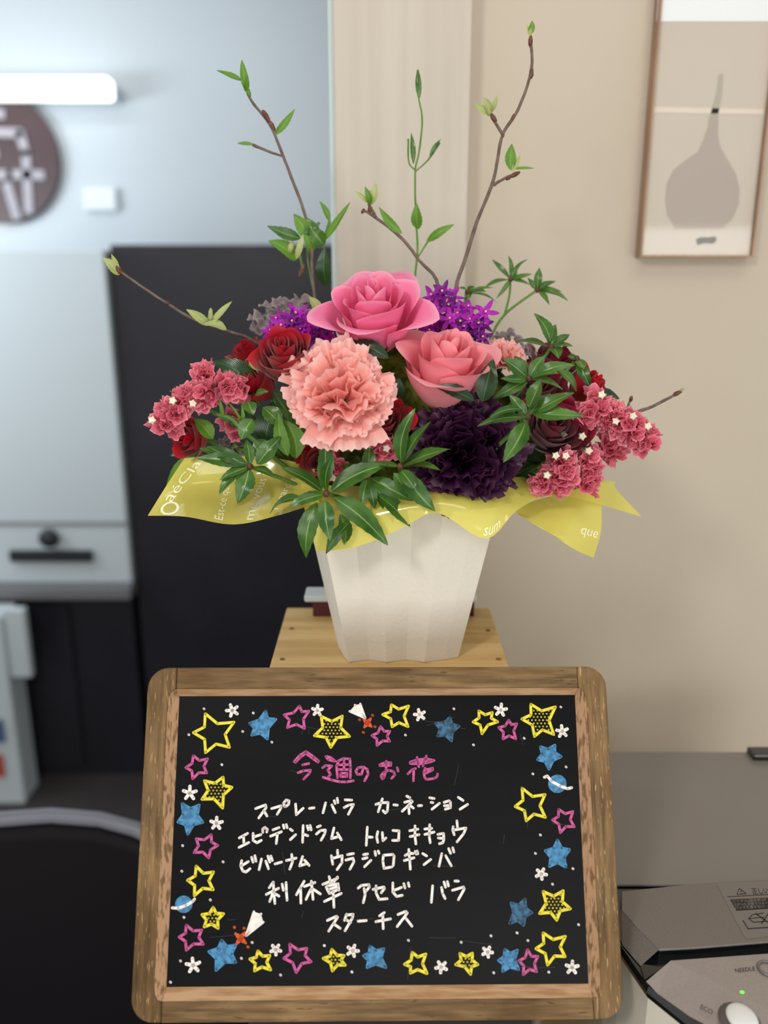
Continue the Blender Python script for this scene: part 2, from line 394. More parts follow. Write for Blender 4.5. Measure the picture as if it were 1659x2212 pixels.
# small box behind pot
t = Thing('small_box', 'low white and dark red box behind the white flower pot', 'box', (P(840, 1310, .885).x, .885, ZT))
bx0, bx1 = P(676, 1300, .875).x, P(1024, 1300, .875).x
t.add('body', box(bx0, bx1, .872, .897, ZT+.0005, ZT+.018), mat('dark_red', RGB(82, 34, 44), .5))
bevel(t.add('lid', box(P(658, 1290, .875).x, bx1+.002, .869, .899, ZT+.0182, ZT+.026), m_white), .002)

# ------------------------------------------------------------------ flower pot
m_pot = mat('white_paper_pot', RGB(226, 220, 210), .7, .25, bump=.5, bump_s=220)
PC = Vector((P(860, 1430, .75).x, .815, ZT)); 
hb, ht_, PH = .0605, .0915, .163
prof = [(-.80, -1.0), (-.47, -.90), (-.19, -1.0), (.135, -.90), (.43, -1.0), (.76, -.90)]
ringpts = []
for q in range(4):
    a = q*math.pi/2
    for x, y in prof:
        ringpts.append((x*math.cos(a)-y*math.sin(a), x*math.sin(a)+y*math.cos(a)))
def pring(s, z): return [Vector((PC.x+x*s, PC.y+y*s, z)) for x, y in ringpts]
t = Thing('flower_pot', 'white fluted square flower pot holding the bouquet on the pine box', 'pot', (PC.x, PC.y, ZT+.0005))
rings = [pring(hb, ZT+.0005), pring(hb+(ht_-hb)*.5, ZT+PH*.5), pring(ht_, ZT+PH), pring(ht_-.002, ZT+PH), pring(hb+(ht_-hb)*.45-.002, ZT+PH*.5), pring(hb-.003, ZT+.004)]
t.add('body', lofted(rings), m_pot)
t.add('foam_block', box(PC.x-.052, PC.x+.052, PC.y-.052, PC.y+.052, ZT+.07, ZT+PH+.01), mat('foam_green', RGB(40, 70, 40), .9))
FC = Vector((PC.x, PC.y, ZT+PH))       # where the stems go in

# ------------------------------------------------------------------ chalkboard
BO = Vector((-.0051, .60437, CAMH-.45094)); 
BR = Matrix.Rotation(.012927, 3, 'Z') @ Matrix.Rotation(.0032548, 3, 'Y') @ Matrix.Rotation(-.47085, 3, 'X')
BN = BR @ Vector((0, 1, 0))
def B(x, y, z): return BO+BR@Vector((x, y, z))
def bpx(px, py, d=-.0003):
    q = Pn(px, py, BO, BN); l = BR.transposed()@(q-BO); return B(l.x, d, l.z)
def wood_mat(name, along):
    m = bpy.data.materials.new(name); m.use_nodes = True; N = m.node_tree.nodes; L = m.node_tree.links; b = N['Principled BSDF']
    tc = N.new('ShaderNodeTexCoord'); mr = N.new('ShaderNodeMapping'); L.new(tc.outputs['Object'], mr.inputs[0])
    mr.inputs['Rotation'].default_value = (.47085, 0, 0)
    m1 = N.new('ShaderNodeMapping'); L.new(mr.outputs[0], m1.inputs[0]); m1.inputs['Scale'].default_value = (1, 6, 12) if along == 'x' else (12, 6, 1)
    n1 = N.new('ShaderNodeTexNoise'); n1.inputs['Scale'].default_value = 22; n1.inputs['Detail'].default_value = 6; L.new(m1.outputs[0], n1.inputs['Vector'])
    r1 = N.new('ShaderNodeValToRGB'); e = r1.color_ramp.elements; e[0].position = .3; e[0].color = RGB(90, 70, 45); e[1].position = .72; e[1].color = RGB(146, 115, 76)
    L.new(n1.outputs['Fac'], r1.inputs[0])
    n2 = N.new('ShaderNodeTexNoise'); n2.inputs['Scale'].default_value = 14; n2.inputs['Detail'].default_value = 2; L.new(tc.outputs['Object'], n2.inputs['Vector'])
    r2 = N.new('ShaderNodeValToRGB'); r2.color_ramp.elements[0].position = .4; r2.color_ramp.elements[1].position = .7
    r2.color_ramp.elements[0].color = RGB(255, 255, 255); r2.color_ramp.elements[1].color = RGB(196, 186, 160); L.new(n2.outputs['Fac'], r2.inputs[0])
    mu = N.new('ShaderNodeMix'); mu.data_type = 'RGBA'; mu.blend_type = 'MULTIPLY'; mu.inputs[0].default_value = .9; L.new(r1.outputs[0], mu.inputs[6]); L.new(r2.outputs[0], mu.inputs[7])
    m3 = N.new('ShaderNodeMapping'); L.new(mr.outputs[0], m3.inputs[0]); m3.inputs['Scale'].default_value = (60, 60, 500) if along == 'x' else (760, 60, 80)
    n3 = N.new('ShaderNodeTexNoise'); n3.inputs['Scale'].default_value = 1; n3.inputs['Detail'].default_value = 3; L.new(m3.outputs[0], n3.inputs['Vector'])
    r3 = N.new('ShaderNodeMapRange'); r3.inputs[1].default_value = .62 if along == 'z' else .30; r3.inputs[2].default_value = .68 if along == 'z' else .36
    if along == 'x': r3.inputs[3].default_value = .8; r3.inputs[4].default_value = 0
    else: r3.inputs[4].default_value = .7
    L.new(n3.outputs['Fac'], r3.inputs[0])
    mx = N.new('ShaderNodeMix'); mx.data_type = 'RGBA'; L.new(r3.outputs[0], mx.inputs[0]); L.new(mu.outputs[2], mx.inputs[6]); mx.inputs[7].default_value = RGB(196, 160, 112) if along == 'z' else RGB(70, 48, 26)
    L.new(mx.outputs[2], b.inputs['Base Color']); b.inputs['Roughness'].default_value = .6; b.inputs['Specular IOR Level'].default_value = .25
    bp = N.new('ShaderNodeBump'); bp.inputs['Strength'].default_value = .4; bp.inputs['Distance'].default_value = .0005; L.new(n3.outputs['Fac'], bp.inputs['Height']); L.new(bp.outputs[0], b.inputs['Normal'])
    return m
m_wx, m_wz = wood_mat('worn_oak_rail', 'x'), wood_mat('worn_oak_stile', 'z')
m_bev = mat('pinkish_bevel', RGB(196, 160, 124), .6, .2, noise_s=30, col2=RGB(170, 130, 92), stretch=(1, 8, 8), ramp=(.4, .6))
m_bevz = mat('pinkish_bevel_worn', RGB(180, 142, 110), .6, .2, noise_s=60, col2=RGB(120, 92, 62), stretch=(8, 3, 1), ramp=(.48, .62))
m_slate = mat('black_board', RGB(13, 14, 18), .4, .10, noise_s=6, col2=RGB(11, 11, 13), stretch=(1, 1, 14))
t = Thing('chalkboard', 'black message board with worn brown wooden frame and drawn stars', 'board', B(0, .006, -.141))
TB = t
FY = -.0075
def bprism(pts, y0, y1): return prism([B(x, y0, z) for x, z in pts], BR@Vector((0, y1-y0, 0)))
hx, hz, rc = .1983, .1396, .018
for s in (-1, 1):
    o = [(.174, hz)]
    pts = [(.1738, hz)]+[(hx-rc+rc*math.sin(a), hz-rc+rc*math.cos(a)) for a in [k*math.pi/16 for k in range(9)]]
    pts += [(hx-rc+rc*math.cos(a), -hz+rc-rc*math.sin(a)) for a in [k*math.pi/16 for k in range(9)]]+[(.1738, -hz), (.1738, -.1236)]
    pts += [(.1770, -.1226), (.1795, -.119), (.1803, -.110), (.1803, .110), (.1793, .1155), (.1768, .1200), (.1738, .1216)]
    pts = [(x*s, z) for x, z in pts]
    if s > 0: pts.reverse()
    bevel(t.add('frame_stile', bprism(pts, FY, .012), m_wz), .0012)
    # routed slope
    q = [(.1803, -.110, FY), (.1803, .110, FY), (.1793, .1155, FY), (.1768, .1200, FY), (.1738, .1216, FY), (.1717, .115, .0005), (.1717, -.115, .0005), (.1738, -.1236, FY), (.1770, -.1226, FY), (.1795, -.119, FY)]
    v = [B(x*s, y, z) for x, z, y in q]
    f = [(0, 1, 5, 6), (1, 2, 5), (2, 3, 5), (3, 4, 5), (6, 7, 8), (6, 8, 9), (6, 9, 0)]
    t.add('bevel_strip', (v, f), m_bevz)
    zi, zo, zb_ = (.1215, .1396, .115) if s > 0 else (.1235, .1396, .115)
    bevel(t.add('frame_rail', bprism([(-.1735, s*zi), (.1735, s*zi), (.1735, s*zo), (-.1735, s*zo)], FY, .012), m_wx), .0008)
    v = [B(-.1735, FY, s*zi), B(.1735, FY, s*zi), B(.1717, .0005, s*zb_), B(-.1717, .0005, s*zb_)]
    t.add('bevel_strip', (v, [(0, 1, 2, 3)]), m_bev, label='pale pinkish bevel strip')
t.add('writing_surface', bprism([(-.176, -.128), (.176, -.128), (.176, .125), (-.176, .125)], 0.0, .006), m_slate)
def ink(name, c, c2=None): return mat(name, c, .55, .3, noise_s=260, col2=c2, ramp=(.4, .6)) if c2 else mat(name, c, .55, .3)
I = dict(y=ink('yellow_ink', RGB(236, 220, 50), RGB(216, 202, 58)), p=ink('pink_ink', RGB(206, 88, 150), RGB(172, 78, 132)), w=ink('white_ink', RGB(246, 240, 234), RGB(228, 218, 212)),
         b=ink('blue_ink', RGB(74, 142, 190), RGB(56, 108, 146)), b2=ink('blue_ink_thin', RGB(58, 108, 142), RGB(38, 70, 94)), o=ink('orange_ink', RGB(228, 92, 36), RGB(198, 76, 34)))
def ribbon(polys, h, layer=0):
    """polylines in photo pixels laid as raised marker strokes on the board face"""
    V, F = [], []; d = -.0003-.00006*layer
    def l2(px, py):
        q = Pn(px, py, BO, BN); l = BR.transposed()@(q-BO); return Vector((l.x, l.z))
    hm = h*.00038
    for pl in polys:
        pts = [l2(*p) for p in pl]
        for k, c in enumerate(pts):
            n = len(V); V += [B(c.x+hm*math.cos(a*math.pi/5), d, c.y+hm*math.sin(a*math.pi/5)) for a in range(10)]; F.append(tuple(range(n+9, n-1, -1)))
        for k in range(len(pts)-1):
            a, b = pts[k], pts[k+1]; dv = b-a
            if dv.length < 1e-7: continue
            dv.normalize(); nn = Vector((-dv.y, dv.x))*hm; n = len(V)
            V += [B(q.x, d, q.y) for q in (a-nn, b-nn, b+nn, a+nn)]; F.append((n, n+1, n+2, n+3))
    return V, F
def fill(pts, layer=0):
    d = -.0003-.00006*layer
    c = (sum(p[0] for p in pts)/len(pts), sum(p[1] for p in pts)/len(pts))
    V = [bpx(*c, d)]+[bpx(x, y, d) for x, y in pts]; n = len(pts)
    return V, [(0, 1+i, 1+(i+1) % n) for i in range(n)]
ZO = {1: (280, 1400), 2: (780, 1400), 3: (280, 1800), 4: (780, 1800)}
def zpx(z, x, y): o = ZO[z]; return (o[0]+x/2.86, o[1]+y/2.86)
def star_outline(tips, k=.50):
    n = len(tips); cx = sum(p[0] for p in tips)/n; cy = sum(p[1] for p in tips)/n; out = []
    for i in range(n):
        a, b = tips[i], tips[(i+1) % n]; out.append(a); mx_, my_ = (a[0]+b[0])/2, (a[1]+b[1])/2
        kk = k/.62*.86; out.append((cx+(mx_-cx)*kk, cy+(my_-cy)*kk))
    return out, (cx, cy)
def inside(p, poly):
    r_ = False; j = len(poly)-1
    for i in range(len(poly)):
        if (poly[i][1] > p[1]) != (poly[j][1] > p[1]) and p[0] < (poly[j][0]-poly[i][0])*(p[1]-poly[i][1])/(poly[j][1]-poly[i][1])+poly[i][0]: r_ = not r_
        j = i
    return r_
stars = [
 (1, 'y', [(468, 405), (645, 458), (617, 612), (470, 645), (395, 522)]), (1, 'b', [(840, 390), (903, 440), (851, 560), (755, 537), (743, 464)]),
 (1, 'p', [(1050, 358), (1108, 390), (1080, 495), (975, 490), (955, 412)]), (1, 'yd', [(1184, 422), (1314, 420), (1358, 545), (1243, 612), (1142, 540)]),
 (1, 'p', [(1550, 484), (1607, 514), (1606, 575), (1528, 600), (1497, 540)]), (1, 'p', [(394, 664), (482, 685), (476, 770), (390, 806), (348, 738)]),
 (1, 'yd', [(578, 797), (632, 860), (575, 987), (448, 933), (463, 820)]), (1, 'b', [(325, 960), (430, 970), (452, 1076), (360, 1148), (300, 1074)]),
 (2, 'y', [(187, 350), (293, 358), (290, 484), (192, 485), (134, 410)]), (2, 'b2', [(548, 428), (604, 482), (558, 572), (474, 542), (461, 463)]),
 (2, 'y', [(727, 388), (810, 398), (843, 455), (747, 528), (692, 456)]), (2, 'p', [(912, 444), (961, 468), (955, 560), (877, 560), (850, 491)]),
 (2, 'yd', [(1048, 347), (1200, 363), (1190, 533), (1071, 545), (993, 438)]), (2, 'b', [(1108, 609), (1196, 600), (1235, 670), (1160, 747), (1090, 689)]),
 (2, 'y', [(994, 865), (1136, 905), (1137, 1044), (1020, 1066), (952, 978)]), (2, 'p', [(1220, 996), (1308, 1010), (1316, 1103), (1230, 1139), (1183, 1062)]),
 (3, 'p', [(505, 8), (544, 75), (489, 151), (399, 118), (412, 34)]), (3, 'y', [(412, 203), (518, 239), (516, 347), (401, 384), (359, 290)]),
 (3, 'yd', [(517, 457), (580, 497), (547, 585), (462, 577), (448, 502)]), (3, 'p', [(350, 566), (446, 598), (455, 684), (351, 721), (307, 640)]),
 (3, 'b', [(569, 661), (655, 691), (655, 795), (535, 844), (491, 730)]), (3, 'y', [(793, 727), (866, 755), (871, 842), (773, 848), (744, 776)]),
 (3, 'p', [(989, 684), (1095, 710), (1121, 792), (1030, 858), (954, 772)]), (3, 'yd', [(1249, 717), (1324, 755), (1331, 813), (1253, 848), (1197, 772)]),
 (3, 'b', [(1485, 698), (1570, 713), (1582, 827), (1468, 827), (1447, 756)]), (4, 'b', [(1213, 41), (1287, 101), (1264, 207), (1164, 203), (1138, 107)]),
 (4, 'b2', [(1013, 406), (1053, 490), (1003, 566), (917, 555), (927, 430)]), (4, 'yd', [(1124, 359), (1248, 355), (1292, 465), (1208, 535), (1103, 494)]),
 (4, 'y', [(1124, 615), (1261, 637), (1259, 760), (1152, 812), (1080, 712)]), (4, 'p', [(1028, 718), (1091, 760), (1083, 853), (1002, 871), (975, 786)]),
 (4, 'b', [(888, 718), (964, 723), (972, 838), (875, 851), (850, 785)]), (4, 'yd', [(610, 742), (687, 741), (720, 810), (676, 869), (585, 810)]),
 (4, 'y', [(316, 736), (399, 746), (406, 864), (305, 862), (269, 808)])]
names = dict(y='yellow_star', yd='dotted_yellow_star', p='pink_star', b='blue_star', b2='blue_star')
for z, kd, tips in stars:
    tp = [zpx(z, *p) for p in tips]; k = .46 if kd[0] == 'y' else .48
    out, c = star_outline(tp, k)
    out = out+[out[0]]
    vf = ribbon([out], 3.1 if kd[0] == 'y' else (2.9 if kd == 'p' else 3.2), 1)
    if kd[0] == 'b':
        vf = join(fill(out[:-1], 0), vf)
        inner = [(c[0]+(x-c[0])*.55, c[1]+(y-c[1])*.55) for x, y in out]
        o = t.add(names[kd], vf, I[kd]); continue
    if kd == 'yd':
        dots = []; s = 8.0; poly = [(c[0]+(x-c[0])*.86, c[1]+(y-c[1])*.86) for x, y in out[:-1]]
        for i in range(-6, 7):
            for j in range(-6, 7):
                q = (c[0]+i*s+(j % 2)*s/2, c[1]+j*s*.86)
                if inside(q, poly): dots.append([q, (q[0]+.3, q[1])])
        vf = join(vf, ribbon(dots, 1.9, 2))
    t.add(names[kd], vf, I[kd[0]])
for z, x, y, r_ in [(1, 635, 385, 42), (1, 1160, 385, 36), (1, 372, 895, 48), (1, 537, 1082, 42), (2, 362, 412, 38), (2, 862, 382, 42), (2, 1242, 514, 40), (3, 393, 815, 50), (3, 903, 718, 36), (3, 1378, 725, 40), (4, 1112, 250, 38), (4, 495, 825, 40), (4, 780, 732, 36), (4, 1303, 828, 44)]:
    a0 = random.uniform(0, 1.2); c = zpx(z, x, y)
    t.add('white_star', ribbon([[c, (c[0]+r_/2.86*.85*math.cos(a0+k*1.2566), c[1]+r_/2.86*.85*math.sin(a0+k*1.2566))] for k in range(5)], 3.7, 1), I['w'])
wd = [(1, 459, 374), (1, 763, 400), (1, 698, 514), (1, 878, 580), (1, 365, 534), (1, 569, 719), (2, 572, 374), (2, 273, 536), (2, 693, 597), (2, 1006, 556), (2, 1232, 363), (2, 1265, 733), (2, 1060, 776), (2, 1106, 1153),
      (3, 327, 75), (3, 577, 175), (3, 322, 233), (3, 498, 410), (3, 335, 518), (3, 314, 787), (3, 690, 771), (3, 756, 673), (3, 932, 874), (3, 1202, 692), (3, 1372, 855), (3, 252, 918), (4, 1075, 123), (4, 1307, 217), (4, 1181, 313),
      (4, 962, 614), (4, 801, 632), (4, 1029, 661), (4, 617, 672), (4, 291, 660), (4, 818, 860), (4, 1342, 563), (4, 1158, 856)]
for z, x, y in wd:
    c = zpx(z, x, y); t.add('dot', ribbon([[c, (c[0]+.8, c[1]+.6)]], 2.6, 1), I['w'])
def comet(z, base, tips, oc, orr, odots):
    b0 = zpx(z, *base)
    t.add('comet_tail', join(fill([b0]+[zpx(z, *q) for q in tips], 1), ribbon([[b0, zpx(z, *q)] for q in tips], 2.6, 2)), I['w'])
    c = zpx(z, *oc); r_ = orr/2.86
    t.add('comet_star', ribbon([[(c[0]-r_*math.cos(a), c[1]-r_*math.sin(a)), (c[0]+r_*math.cos(a), c[1]+r_*math.sin(a))] for a in (.75, -.95)]+[[zpx(z, *q), zpx(z, q[0]+2, q[1]+1)] for q in odots], 2.9, 1), I['o'])
    t.add('comet_core', ribbon([[(c[0]-r_*.55*math.cos(a), c[1]-r_*.55*math.sin(a)), (c[0]+r_*.55*math.cos(a), c[1]+r_*.55*math.sin(a))] for a in (.75, -.95)], 4.6, 2), I['o'])
comet(1, (1455, 432), [(1360, 390), (1392, 352), (1425, 345)], (1470, 462), 32, [(1500, 415), (1420, 442), (1515, 485), (1443, 520)])
comet(3, (720, 632), [(768, 484), (812, 498), (826, 548)], (686, 648), 42, [(647, 580), (707, 586), (730, 701)])
for z, c, r_, a_, b_ in [(2, (1212, 838), 57, [(1132, 797), (1150, 790), (1175, 822), (1230, 852), (1275, 868), (1300, 862)], 0), (3, (335, 438), 54, [(265, 460), (300, 462), (350, 445), (390, 420), (402, 406)], 0)]:
    t.add('planet', fill([zpx(z, c[0]+r_*math.cos(k*math.pi/10), c[1]+r_*math.sin(k*math.pi/10)) for k in range(20)], 1), I['b'])
    t.add('planet_ring', ribbon([[zpx(z, *q) for q in a_]], 3.1, 2), I['w'])
AO = {1: (490, 1600), 2: (750, 1600), 3: (490, 1800), 4: (750, 1800)}
def apx(z, pl): o = AO[z]; return [(o[0]+x/5.53, o[1]+y/5.53) for x, y in pl]
pink = [(1, [(805, 250), (870, 175), (945, 128), (1035, 190), (1098, 243)]), (1, [(822, 258), (880, 195), (945, 150), (1030, 215), (1090, 255)]), (1, [(905, 288), (980, 272)]), (1, [(852, 382), (910, 360), (1000, 352), (985, 390), (918, 458)]),
 (1, [(1182, 190), (1215, 228), (1290, 244), (1250, 205), (1190, 186)]), (1, [(1145, 322), (1180, 295), (1255, 302), (1205, 350), (1238, 400), (1212, 432)]), (1, [(1150, 436), (1250, 468), (1350, 490), (1430, 492), (1512, 478)]),
 (1, [(1335, 245), (1310, 300), (1322, 440)]), (1, [(1320, 248), (1390, 212), (1470, 218), (1478, 320), (1475, 440)]), (1, [(1335, 288), (1460, 284)]), (1, [(1400, 240), (1400, 345)]), (1, [(1335, 345), (1460, 345)]), (1, [(1360, 388), (1435, 388), (1435, 428), (1360, 428), (1360, 388)]),
 (2, [(190, 335), (172, 398), (122, 402), (102, 362), (130, 322), (190, 312), (240, 342), (250, 400), (208, 478)]), (2, [(388, 288), (450, 262), (522, 262), (520, 295), (390, 297)]), (2, [(468, 245), (465, 340), (442, 438), (420, 456), (402, 420), (432, 380), (500, 352), (558, 372), (568, 410), (530, 448)]),
 (2, [(597, 322), (608, 362)]), (2, [(752, 256), (830, 228), (950, 216), (1038, 236), (960, 262), (850, 276), (755, 272)]), (2, [(780, 255), (990, 240)]), (2, [(834, 200), (855, 310)]), (2, [(945, 182), (905, 300)]), (2, [(725, 395), (770, 350), (815, 332)]), (2, [(795, 345), (790, 478)]),
 (2, [(930, 330), (915, 380), (925, 438), (950, 462), (1040, 450), (1073, 430), (1080, 398)]), (2, [(1020, 328), (940, 348)]), (2, [(1022, 348), (945, 385)])]
t.add('pink_heading', ribbon([apx(z, p) for z, p in pink], 2.7, 1), I['p'], label='pink handwritten heading')
rows = [[(1, [(345, 810), (462, 767), (470, 800), (382, 922)]), (1, [(440, 832), (480, 898)]), (1, [(537, 810), (648, 777), (648, 802), (602, 878)]), (1, [(700, 788), (738, 760), (744, 718), (708, 708), (678, 745), (690, 785), (700, 788)]), (1, [(822, 757), (830, 883), (912, 807)]), (1, [(987, 808), (1042, 801)]),
  (1, [(1180, 742), (1149, 860)]), (1, [(1255, 767), (1296, 856)]), (1, [(1283, 717), (1294, 750)]), (1, [(1318, 688), (1327, 738)]), (1, [(1414, 706), (1492, 709)]), (1, [(1402, 798), (1460, 767), (1513, 762), (1452, 877)]),
  (2, [(342, 760), (400, 742), (488, 737), (480, 840), (455, 863), (428, 836)]), (2, [(420, 694), (370, 848)]), (2, [(557, 766), (598, 769)]), (2, [(711, 662), (748, 680)]), (2, [(687, 735), (765, 714), (778, 727), (657, 842)]), (2, [(735, 790), (740, 870)]), (2, [(745, 767), (790, 804)]), (2, [(850, 776), (888, 774)]),
  (2, [(986, 681), (1038, 690)]), (2, [(1002, 736), (1023, 740)]), (2, [(1102, 747), (1012, 818)]), (2, [(1157, 736), (1215, 717), (1234, 736), (1233, 800), (1172, 818)]), (2, [(1160, 776), (1222, 772)]), (2, [(1327, 676), (1384, 714)]), (2, [(1438, 760), (1346, 818)])],
 [(1, [(150, 1160), (248, 1107)]), (1, [(200, 1140), (205, 1230)]), (1, [(147, 1273), (262, 1216)]), (1, [(315, 1107), (315, 1190), (360, 1218), (412, 1190)]), (1, [(330, 1146), (408, 1121)]), (1, [(430, 1093), (428, 1055), (455, 1035), (485, 1058), (478, 1090)]),
  (1, [(552, 1064), (623, 1037)]), (1, [(524, 1139), (652, 1087)]), (1, [(605, 1110), (591, 1226)]), (1, [(675, 1007), (684, 1043)]), (1, [(711, 1002), (721, 1038)]), (1, [(757, 1056), (783, 1074)]), (1, [(822, 1122), (759, 1180)]), (1, [(912, 1013), (905, 1212)]), (1, [(915, 1116), (967, 1134)]), (1, [(961, 1017), (974, 1063)]), (1, [(995, 1012), (1008, 1063)]),
  (1, [(1082, 1029), (1118, 1016)]), (1, [(1071, 1113), (1120, 1072), (1178, 1067), (1170, 1110), (1126, 1187)]), (1, [(1280, 1043), (1250, 1168), (1328, 1146)]), (1, [(1320, 1102), (1367, 1182)]),
  (2, [(240, 1033), (228, 1247)]), (2, [(240, 1150), (298, 1152)]), (2, [(365, 1087), (352, 1150), (365, 1212)]), (2, [(420, 1097), (426, 1193), (462, 1162)]), (2, [(547, 1071), (619, 1077), (614, 1190), (542, 1190)]), (2, [(747, 1074), (843, 1056)]), (2, [(752, 1144), (857, 1121)]), (2, [(810, 1018), (808, 1130), (820, 1231)]),
  (2, [(927, 1054), (1008, 1046)]), (2, [(927, 1119), (1037, 1091)]), (2, [(985, 1003), (980, 1140), (991, 1217)]), (2, [(1082, 1119), (1150, 1107), (1154, 1180), (1140, 1219), (1102, 1229)]), (2, [(1088, 1162), (1150, 1166)]), (2, [(1310, 958), (1318, 1040)]), (2, [(1265, 1027), (1260, 1070), (1278, 1122)]), (2, [(1280, 1065), (1418, 1042), (1390, 1110), (1312, 1207)])],
 [(3, [(178, 327), (166, 385), (190, 448), (230, 462), (277, 422)]), (3, [(180, 385), (258, 337)]), (3, [(296, 287), (314, 343)]), (3, [(335, 268), (349, 332)]), (3, [(414, 308), (386, 432)]), (3, [(466, 332), (498, 422)]), (3, [(491, 272), (514, 342)]), (3, [(526, 272), (544, 322)]), (3, [(577, 364), (653, 343)]), (3, [(712, 324), (827, 296)]), (3, [(775, 253), (785, 340), (752, 427)]),
  (3, [(905, 278), (871, 388), (943, 365)]), (3, [(930, 321), (983, 382)]), (3, [(1322, 203), (1325, 260)]), (3, [(1249, 268), (1265, 367)]), (3, [(1260, 300), (1378, 267), (1375, 350), (1317, 432)]), (3, [(1442, 254), (1512, 241)]), (3, [(1422, 319), (1508, 297), (1518, 340), (1471, 427)]),
  (4, [(197, 254), (243, 246)]), (4, [(187, 304), (238, 291)]), (4, [(283, 322), (207, 398)]), (4, [(331, 217), (340, 262)]), (4, [(371, 212), (380, 238)]), (4, [(432, 262), (425, 330), (440, 418), (533, 401)]), (4, [(432, 262), (545, 252), (560, 272), (550, 382)]), (4, [(692, 264), (740, 237), (788, 241)]), (4, [(682, 324), (797, 292)]), (4, [(735, 193), (745, 300), (754, 427)]), (4, [(811, 217), (824, 247)]), (4, [(835, 212), (844, 243)]),
  (4, [(902, 241), (948, 269)]), (4, [(997, 312), (917, 373)]), (4, [(1129, 243), (1096, 392)]), (4, [(1176, 267), (1243, 387)]), (4, [(1211, 182), (1234, 238)]), (4, [(1260, 173), (1274, 223)])],
 [(3, [(555, 583), (507, 648)]), (3, [(556, 592), (560, 690), (575, 837)]), (3, [(472, 729), (618, 657)]), (3, [(555, 702), (512, 812)]), (3, [(575, 720), (622, 749)]), (3, [(661, 607), (675, 678)]), (3, [(708, 588), (712, 690), (720, 797)]), (3, [(924, 573), (832, 732)]), (3, [(882, 650), (885, 832)]), (3, [(927, 634), (1052, 587)]), (3, [(1010, 573), (1030, 787)]), (3, [(1000, 672), (947, 787)]), (3, [(1025, 662), (1117, 723)]),
  (3, [(1148, 609), (1322, 537)]), (3, [(1222, 518), (1240, 590)]), (3, [(1322, 523), (1270, 590)]), (3, [(1187, 642), (1225, 718), (1328, 671)]), (3, [(1202, 627), (1328, 602), (1338, 678)]), (3, [(1217, 670), (1328, 633)]), (3, [(1167, 813), (1367, 717)]), (3, [(1270, 690), (1280, 882)]),
  (4, [(132, 653), (170, 622), (258, 612), (265, 640), (227, 688)]), (4, [(202, 660), (215, 730), (192, 827)]), (4, [(308, 669), (438, 641), (445, 660), (407, 708)]), (4, [(345, 628), (345, 710), (380, 788), (477, 780)]), (4, [(545, 593), (545, 700), (590, 753), (657, 740)]), (4, [(562, 679), (647, 646)]), (4, [(676, 602), (690, 652)]), (4, [(730, 592), (739, 632)]),
  (4, [(1020, 628), (1005, 822)]), (4, [(1126, 647), (1140, 720), (1169, 777)]), (4, [(1156, 582), (1174, 642)]), (4, [(1196, 577), (1209, 627)]), (4, [(1287, 569), (1328, 571)]), (4, [(1258, 679), (1388, 641), (1398, 665), (1327, 792)])],
 [(3, [(1202, 1039), (1308, 991), (1323, 1002), (1217, 1167)]), (3, [(1277, 1081), (1353, 1133)]), (3, [(1430, 967), (1407, 1038)]), (3, [(1430, 976), (1508, 967), (1500, 1010), (1412, 1162)]), (3, [(1427, 1031), (1478, 1064)]), (4, [(132, 1049), (228, 1041)]), (4, [(387, 984), (443, 947)]), (4, [(342, 1054), (517, 1021)]), (4, [(425, 976), (430, 1137)]), (4, [(607, 969), (700, 932), (718, 952), (597, 1112)]), (4, [(702, 1016), (773, 1107)])]]
for r_ in rows:
    t.add('handwritten_line', ribbon([apx(z, p) for z, p in r_], 2.75, 1), I['w'], label='white handwritten line')
rnd = random.Random(3); sl = []
for k in range(26):
    x = rnd.uniform(420, 1220); y = rnd.uniform(1530, 2100); a = rnd.uniform(-.3, .3) if k % 3 else rnd.uniform(1.2, 1.9); l = rnd.uniform(10, 75)
    sl.append([(x, y), (x+l*math.cos(a)*.5, y+l*math.sin(a)*.5+1), (x+l*math.cos(a), y+l*math.sin(a))])
t.add('scratches', ribbon(sl, .28, 0), mat('scratch_grey', RGB(60, 62, 66), .5))['kind'] = 'stuff'

# ------------------------------------------------------------------ water dispenser lower right
m_taupe = mat('taupe_metallic', RGB(122, 116, 112), .42, .5, metal=.35, noise_s=900, col2=RGB(134, 127, 122))
m_taupe2 = mat('taupe_front', RGB(160, 150, 147), .4, .5, metal=.3, noise_s=900, col2=RGB(170, 160, 156))
m_blackg = mat('gloss_black', RGB(16, 19, 22), .12, .6, coat=.5)
m_rear = mat('grey_gloss_deck', RGB(132, 126, 122), .22, .5)
m_body = mat('ivory_body', RGB(226, 220, 206), .35, .4)
m_ink = mat('dark_print', RGB(46, 42, 42), .6); m_ink2 = mat('pale_print', RGB(150, 144, 138), .6)
z0 = CAMH-.55
t = Thing('water_dispenser', 'taupe topped water dispenser with white button beside the message board', 'dispenser', (.36, .68, 0))
half = [(.198, .895), (.198, .66), (.1985, .615), (.2025, .588), (.213, .547), (.238, .512), (.275, .482), (.32, .465), (.365, .46)]
outl = [Vector(p) for p in half]+[Vector((.73-x, y)) for x, y in half[::-1][1:]]
def loop(s, z, pts=outl, c=Vector((.365, .68))): return [Vector((c.x+(p.x-c.x)*s, c.y+(p.y-c.y)*s, z)) for p in pts]
t.add('body', lofted([loop(.97, .02), loop(.985, z0-.025), loop(.985, z0-.012)]), m_body, smooth=False)
t.add('rim', lofted([loop(.992, z0-.0119), loop(1.0, z0-.006), loop(.99, z0-.001)]), m_blackg)
